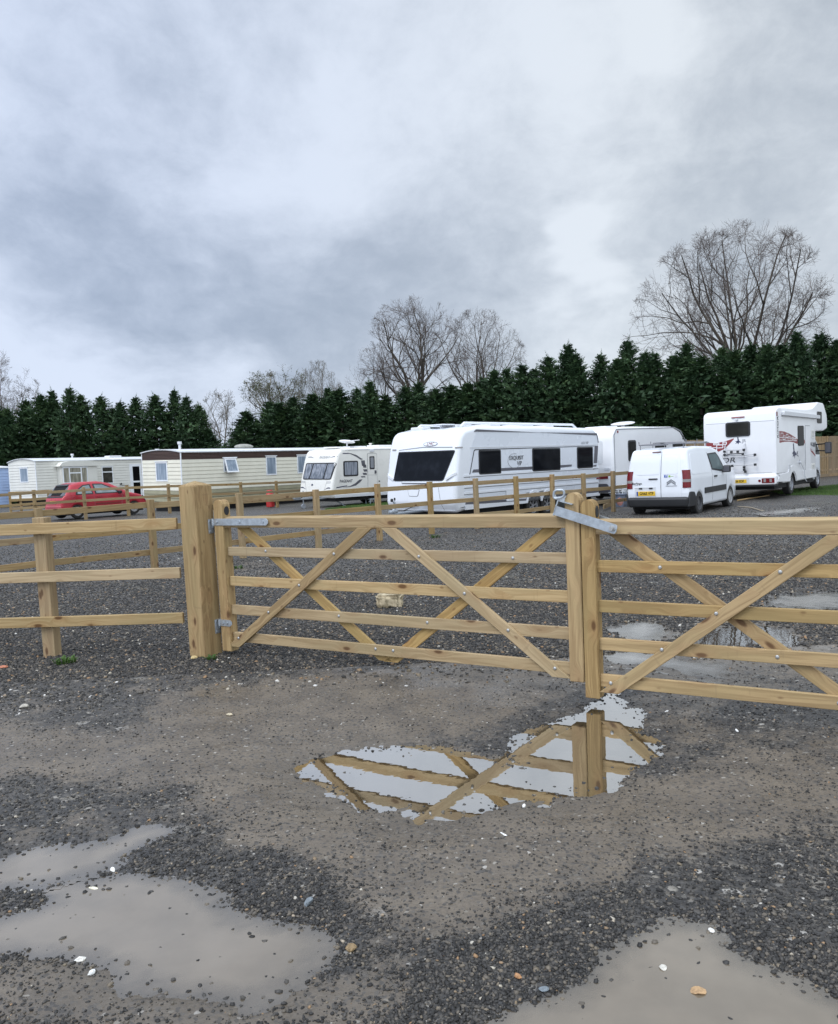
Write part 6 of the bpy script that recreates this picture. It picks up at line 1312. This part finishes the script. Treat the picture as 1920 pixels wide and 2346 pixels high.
grass('grass', 'bright strip of grass at the right edge, in front of the motorhome front wheel', [gnd(1765, 1128), gnd(1850, 1117), gnd(1960, 1108), gnd(1980, 1136), gnd(1870, 1136), gnd(1800, 1136)], 14000, .055, 1)
grass('grass', 'green mat of grass under the cream caravan', [gnd(735, 1166), gnd(790, 1158), gnd(870, 1150), gnd(905, 1148), gnd(905, 1164), gnd(820, 1170), gnd(750, 1173)], 15000, .05, 2)
def tuft(label, u, v, n, r, h, seed):
    cx, cy_ = gnd(u, v); z = float(terrain(np.array([cx]), np.array([cy_]))[0][0]); rs_ = random.Random(seed); bm = bmesh.new()
    for i in range(n):
        a = rs_.uniform(0, 6.28); q = r * rs_.random() ** .7; bx_, by_ = q * math.cos(a), q * math.sin(a); b = a + rs_.uniform(-.6, .6); L = h * .75 * rs_.uniform(.4, 1.2); wv = rs_.uniform(.004, .011)
        d = Vector((math.cos(b), math.sin(b), 0)); s_ = Vector((-d.y, d.x, 0)) * wv; p = Vector((bx_, by_, 0)); m_ = p + d * L * .3 + Vector((0, 0, L * .7)); e = p + d * L * .8 + Vector((0, 0, L * .75))
        v0, v1, v2, v3, v4 = [bm.verts.new(q_) for q_ in (p - s_, p + s_, m_ + s_ * 1.3, m_ - s_ * 1.3, e)]; bm.faces.new((v0, v1, v2, v3)); bm.faces.new((v3, v2, v4))
    me = fin(bm, 'weed'); o = link('weed_tuft', me, None, [GRASSM]); o.location = (cx, cy_, z); return tag(o, label, 'weed', 'small weeds at the feet of posts')
tuft('green weed growing at the right foot of the nearest fence post on the left', 150, 1520, 46, .09, .09, 1)
tuft('small green weed at the foot of the big gate post', 482, 1512, 22, .05, .06, 2)
tuft('small weed at the foot of the rail fence post left of the left gate', 545, 1302, 24, .08, .08, 3)
tuft('green weed at the foot of the fence post in front of the twin-axle caravan', 997, 1232, 40, .13, .10, 4)
# ------------------------------------------------------------------ trees
def tubes(segs, sides=4):
    """segs: array of (p0,p1,r0,r1)"""
    P0 = np.array([s[0] for s in segs], float); P1 = np.array([s[1] for s in segs], float); r0 = np.array([s[2] for s in segs]); r1 = np.array([s[3] for s in segs])
    ax = P1 - P0; ax /= np.linalg.norm(ax, axis=1)[:, None] + 1e-9; ref = np.where(np.abs(ax[:, 2:3]) > .9, np.array([[1., 0, 0]]), np.array([[0, 0, 1.]])); a = np.cross(ax, ref); a /= np.linalg.norm(a, axis=1)[:, None]; b = np.cross(ax, a)
    ang = np.arange(sides) * 2 * np.pi / sides; c = np.cos(ang)[None, :, None]; s_ = np.sin(ang)[None, :, None]; off = a[:, None] * c + b[:, None] * s_
    V_ = np.concatenate([P0[:, None] + off * r0[:, None, None], P1[:, None] + off * r1[:, None, None]], 1)
    i = np.arange(sides); q = np.stack([i, (i + 1) % sides, sides + (i + 1) % sides, sides + i], -1); Fc = (q[None] + (np.arange(len(segs)) * 2 * sides)[:, None, None]).reshape(-1, 4)
    return V_.reshape(-1, 3), Fc
def bare_tree(label, px, y, H, wid, seed, stems=1, fork=.25, m=BARK, mt=TWIG, up=.06, twig=.0085, ivy=0, lean=0.0, group='bare winter trees beyond the conifers', nb=(7, 6, 5, 4), skew=0.0, rthick=.022):
    """rounded winter crown: stems fan out from the fork to fill a dome of height H and half width wid"""
    rs_ = random.Random(seed); x = (px - 960) / FPX * y; limbs = []; tw = []
    g = thing('bare_tree', label, 'tree', (x, y, 0), (0, 0, 0), group)
    def rv(k): return Vector((rs_.gauss(0, k), rs_.gauss(0, k), rs_.gauss(0, k)))
    fz = H * fork; r0 = H * rthick; C = Vector((lean * wid, 0, fz + (H - fz) * .46)); ax_ = Vector((wid, wid * .85, (H - fz) * .56))
    def inside(p):
        q = p - C; return (q.x / ax_.x) ** 2 + (q.y / ax_.y) ** 2 + (q.z / ax_.z) ** 2
    def branch(p, d, L, r, lev, maxlev):
        n = (8, 6, 5, 4, 3)[lev]; pts = [p]; dirs = []
        for i in range(n):
            d = (d + rv((.15, .20, .24, .28, .30)[lev]) + Vector((0, 0, up * (1.2 if lev else .8)))).normalized()
            if inside(p) > (1.0, 1.0, 1.06, 1.14, 1.22)[lev] and lev > 0 and i > 0: n = i; break
            p = p + d * L / n; pts.append(p); dirs.append(d)
        if not dirs: return
        n = len(dirs); rad = [max(twig * .6, r * (1 - .75 * i / n)) for i in range(n + 1)]
        for i in range(n): (limbs if lev <= 1 else tw).append((pts[i], pts[i + 1], rad[i], rad[i + 1]))
        if lev < maxlev:
            k = max(2, nb[lev] + rs_.randint(-1, 1))
            for j in range(k):
                f_ = (.16 + .84 * (j + rs_.random()) / k); i = min(n - 1, int(f_ * n)); q = pts[i] + (pts[i + 1] - pts[i]) * (f_ * n - i)
                a = rs_.uniform(0, 6.283) ; o_ = dirs[i].orthogonal().normalized(); sd_ = Matrix.Rotation(a, 3, dirs[i]) @ o_
                nd = (dirs[i] + sd_ * rs_.uniform(.55, 1.15)).normalized()
                branch(q, nd, L * rs_.uniform(.42, .66) * (1.1 - .35 * f_), max(twig, rad[i] * .60), lev + 1, maxlev)
    limbs.append((Vector((0, 0, -.3)), Vector((lean * .2, 0, fz)), r0 * 1.25, r0))
    for s_ in range(stems):
        # aim each stem at a point of the dome
        t_ = (s_ + .5) / stems; a = s_ * 2.39996 + seed; el = t_ ** .55 * .98
        tgt = C + Vector((math.cos(a) * el * ax_.x, math.sin(a) * el * ax_.y, (math.sqrt(max(0, 1 - el * el)) * 1.22 - .22) * ax_.z))
        st = Vector((lean * .2, 0, fz * rs_.uniform(.80, 1.05))); dv = tgt - st
        branch(st, (dv.normalized() + Vector((0, 0, .12))).normalized(), dv.length * rs_.uniform(.92, 1.02), r0 * (.85 if stems == 1 else rs_.uniform(.34, .52)), 0, 4)
    Vv, Fc = tubes(limbs, 6); link('trunk', npmesh('trunk', Vv, Fc, True), g, [m]); Vv, Fc = tubes(tw, 3); link('crown', npmesh('crown', Vv, Fc, False), g, [mt])
    if ivy:
        rs2 = np.random.RandomState(seed); idx = rs2.randint(0, len(tw), ivy); c = np.array([[*(tw[i][0] * .5 + tw[i][1] * .5)] for i in idx]) + rs2.normal(0, .12, (ivy, 3)); e1 = rs2.normal(0, .07, (ivy, 3)); e2 = rs2.normal(0, .07, (ivy, 3))
        Vv = np.stack([c, c + e1, c + e2], 1).reshape(-1, 3); link('leaves', npmesh('leaves', Vv, np.arange(3 * ivy).reshape(-1, 3), False, {'tint': np.repeat(rs2.rand(ivy), 3)}), g, [IVY])
    return g
bare_tree('tallest bare many-stemmed tree above the conifers behind the motorhome', 1697, 60, 16.5, 6.7, 5, stems=10, fork=.30, nb=(6, 5, 5, 4), rthick=.018)
bare_tree('broad bare tree with dark crossing limbs rising behind the twin-axle caravan', 972, 75, 15.6, 4.8, 12, stems=8, fork=.40, nb=(6, 5, 5, 3), rthick=.019)
bare_tree('slimmer bare tree close on the right of the broad dark-limbed one', 1115, 74, 14.2, 3.8, 9, stems=7, fork=.42, up=.10, nb=(6, 5, 4, 3), rthick=.017)
bare_tree('low straggling bare tree on the left of the broad dark-limbed one', 882, 72, 11.6, 2.2, 14, stems=3, fork=.45, lean=-.2, nb=(6, 5, 4, 3), rthick=.015)
bare_tree('pale bare tree standing in the gap between the two conifer rows', 520, 72, 9.0, 1.5, 23, stems=5, fork=.3, m=BARKL, mt=BARKL, nb=(6, 5, 4, 2), rthick=.016)
bare_tree('rounded greenish tree with ivy in its crown, right of the gap in the conifers', 655, 82, 11.9, 3.4, 17, stems=7, fork=.4, m=BARKL, mt=BARKL, ivy=5000, nb=(6, 5, 4, 3))
bare_tree('thin upright bare tree between the ivied tree and the broad dark-limbed one', 745, 84, 11.8, 2.4, 31, stems=5, fork=.4, m=BARKL, mt=BARKL, up=.2, nb=(6, 4, 4, 3), rthick=.013)
bare_tree('tall bare tree at the left edge of the picture', 0, 78, 14.4, 2.5, 41, stems=6, fork=.3, m=BARKL, mt=TWIG, up=.16, nb=(6, 5, 4, 3), rthick=.014)
bare_tree('shorter bushy bare tree beside the tall one at the left edge', 68, 76, 11.6, 2.4, 43, stems=6, fork=.3, m=BARKL, mt=TWIG, nb=(6, 5, 4, 3), rthick=.014)
def conifer_mesh(seed, H, Rm):
    rs_ = np.random.RandomState(seed); V_, F_, T_ = [], [], []; k = 0
    lx, ly = rs_.uniform(-.06, .22), rs_.uniform(-.1, .1); ph = rs_.uniform(0, 6.28, 4)
    def leaf(base, ld, L, sv_, wv, t0, t1):
        nonlocal k
        mid_ = base + ld * L * .42; tip = base + ld * L + np.array([0, 0, -.06 * L])
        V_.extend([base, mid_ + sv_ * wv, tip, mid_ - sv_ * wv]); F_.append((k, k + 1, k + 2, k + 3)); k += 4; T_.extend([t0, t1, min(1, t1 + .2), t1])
    env = lambda f_: min(1.0, ((1.0 - f_) / .31)) ** .84
    ax_ = lambda f_: np.array([lx * f_ ** 3, ly * f_ ** 3, H * f_])
    NF = 330
    for i in range(NF):                                     # feathery plumes: a stalk with alternate leaflets in one leaning plane
        f_ = ((i + rs_.rand()) / NF) ** .92; az = i * 2.39996 + rs_.uniform(-.5, .5)
        lob = 1 + .20 * math.sin(2 * az + ph[0] + f_ * 5) + .16 * math.sin(f_ * 17 + ph[1] + az)
        r = Rm * env(f_) * lob * rs_.uniform(.72, 1.12) + .03
        d = np.array([math.cos(az), math.sin(az), 0]); top = f_ > .68
        dirn = d * 1.0 + np.array([.10, 0, rs_.uniform(.45, 1.3) if top else rs_.uniform(.0, .8)]); dirn /= np.linalg.norm(dirn)
        PL = min(rs_.uniform(.55, 1.05), .25 + r * .9); p0 = ax_(f_) + d * max(0, r - PL * .8) + np.array([0, 0, -.15 * PL])
        sidev = np.cross(dirn, np.array([rs_.normal(0, .35), rs_.normal(0, .35), 1.0])); sidev /= np.linalg.norm(sidev); upv = np.cross(sidev, dirn)
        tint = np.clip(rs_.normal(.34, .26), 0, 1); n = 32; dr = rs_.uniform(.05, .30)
        for j in range(n):
            q = (j + .5) / n; base = p0 + dirn * PL * q + np.array([.06 * q * q, 0, -dr * PL * q * q]) + rs_.normal(0, .018, 3); sg = 1 if j % 2 else -1
            ld = dirn * rs_.uniform(.6, 1.0) + sidev * sg * rs_.uniform(.35, .85) * (1 - .7 * (q > .9)) + upv * rs_.normal(0, .28); ld /= np.linalg.norm(ld); L = rs_.uniform(.15, .27) * (1.2 - .65 * q) * min(1, .45 + PL * .6)
            sv_ = np.cross(ld, upv + rs_.normal(0, .45, 3)); sv_ /= np.linalg.norm(sv_) + 1e-9
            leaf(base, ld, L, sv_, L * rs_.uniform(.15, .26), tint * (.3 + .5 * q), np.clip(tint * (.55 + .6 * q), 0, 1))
    for s_ in range(rs_.randint(2, 4)):                     # leader and one or two rival shoots
        f0 = .955 if s_ == 0 else rs_.uniform(.80, .90); o_ = np.zeros(3) if s_ == 0 else np.array([*(rs_.uniform(-1, 1, 2) * Rm * .30), 0]); hl = H * (.115 if s_ == 0 else .10)
        for j in range(30):
            q = j / 30; p = ax_(f0) + o_ + np.array([.20 * q * q, 0, hl * q]); a = j * 2.4; ld = np.array([math.cos(a) * .8 + .28, math.sin(a) * .8, .95]); ld /= np.linalg.norm(ld); L = .30 * (1.06 - q); sv_ = np.cross(ld, [.3, .2, 1.]); sv_ /= np.linalg.norm(sv_)
            leaf(p, ld, L, sv_, L * .19, .3, .42)
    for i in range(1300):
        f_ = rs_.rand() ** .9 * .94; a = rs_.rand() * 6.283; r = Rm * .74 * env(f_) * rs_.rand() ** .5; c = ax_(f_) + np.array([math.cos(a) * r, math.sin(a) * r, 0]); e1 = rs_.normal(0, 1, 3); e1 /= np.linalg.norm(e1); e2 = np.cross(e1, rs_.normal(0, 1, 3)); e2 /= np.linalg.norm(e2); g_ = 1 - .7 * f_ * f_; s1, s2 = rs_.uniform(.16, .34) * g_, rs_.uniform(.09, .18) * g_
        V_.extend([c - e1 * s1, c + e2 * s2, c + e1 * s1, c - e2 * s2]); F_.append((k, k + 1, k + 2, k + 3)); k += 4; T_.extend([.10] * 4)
    me = npmesh('crown', np.array(V_), np.array(F_), False, {'tint': np.array(T_)}); me.materials.append(LEAF); return me
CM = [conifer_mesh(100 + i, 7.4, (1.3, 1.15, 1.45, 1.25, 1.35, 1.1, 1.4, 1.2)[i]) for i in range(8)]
bm = bmesh.new(); bcyl(bm, (0, 0, -.2), (0, 0, 7.3), .13, .015, n=8); TM = fin(bm, 'trunk', 50); TM.materials.append(BARK)
ORD = ['first', 'second', 'third', 'fourth', 'fifth', 'sixth', 'seventh', 'eighth', 'ninth', 'tenth', 'eleventh', 'twelfth', 'thirteenth', 'fourteenth', 'fifteenth', 'sixteenth', 'seventeenth', 'eighteenth', 'nineteenth', 'twentieth',
       'twenty-first', 'twenty-second', 'twenty-third', 'twenty-fourth', 'twenty-fifth', 'twenty-sixth', 'twenty-seventh', 'twenty-eighth', 'twenty-ninth', 'thirtieth', 'thirty-first', 'thirty-second', 'thirty-third', 'thirty-fourth', 'thirty-fifth', 'thirty-sixth', 'thirty-seventh', 'thirty-eighth', 'thirty-ninth', 'fortieth', 'forty-first', 'forty-second']
rt = random.Random(77)
def conifer(x, y, H, wd, label, group):
    t_ = thing('conifer', label, 'conifer', (x, y, 0), (rt.gauss(0, .022), rt.gauss(0, .022), rt.uniform(0, 6.28)), group)
    s_ = H * rt.uniform(.93, 1.0) / 7.95; wd *= rt.uniform(.85, 1.2); t_.scale = (wd, wd, s_)
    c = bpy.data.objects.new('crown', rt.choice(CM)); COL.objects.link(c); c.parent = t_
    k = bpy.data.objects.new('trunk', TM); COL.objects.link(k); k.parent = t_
# left row: px of each spire and its top row in the photo
LROW = [(-70, 905), (-30, 915), (10, 912), (45, 915), (84, 885), (118, 888), (150, 876), (176, 872), (212, 882), (250, 884), (272, 905), (300, 905), (331, 882), (372, 884), (415, 870), (448, 878), (468, 912), (490, 965)]
zt = lambda u, v, y: CAMH + y * ray(u, v).z / ray(u, v).y
for i, (u, v) in enumerate(LROW):
    y = 66 + rt.uniform(-.8, .8) + (0 if i % 2 else 1.2); conifer((u - 960) / FPX * y, y, zt(u, v, y), rt.uniform(1.15, 1.45), f'dense dark conifer, {ORD[len(LROW) - 1 - i]} leftward from the gap in the conifer row', 'left-hand conifer row')
RROW = [(560, 975), (590, 925), (625, 905), (660, 895), (700, 890), (735, 880), (768, 868), (800, 868), (835, 870), (868, 850), (905, 880), (940, 870), (978, 860), (1010, 868), (1045, 858), (1085, 855), (1120, 850), (1150, 830), (1185, 822), (1212, 800), (1236, 812), (1270, 790), (1305, 762), (1337, 785), (1378, 786), (1415, 800), (1446, 760), (1475, 772), (1508, 782), (1545, 775), (1580, 766), (1620, 780), (1655, 770), (1690, 775), (1725, 765), (1762, 755), (1800, 748), (1845, 735), (1880, 730), (1925, 740), (1975, 735), (2030, 735)]
for i, (u, v) in enumerate(RROW):
    y = 61 - 15.5 * min(1, max(0, (u - 560) / 1380)) ** .9 + rt.uniform(-.6, .6) + (0 if i % 2 else 1.0); conifer((u - 960) / FPX * y, y, zt(u, v, y), rt.uniform(1.15, 1.5), f'dense dark conifer, {ORD[i]} rightward from the gap in the conifer row', 'right-hand conifer row')
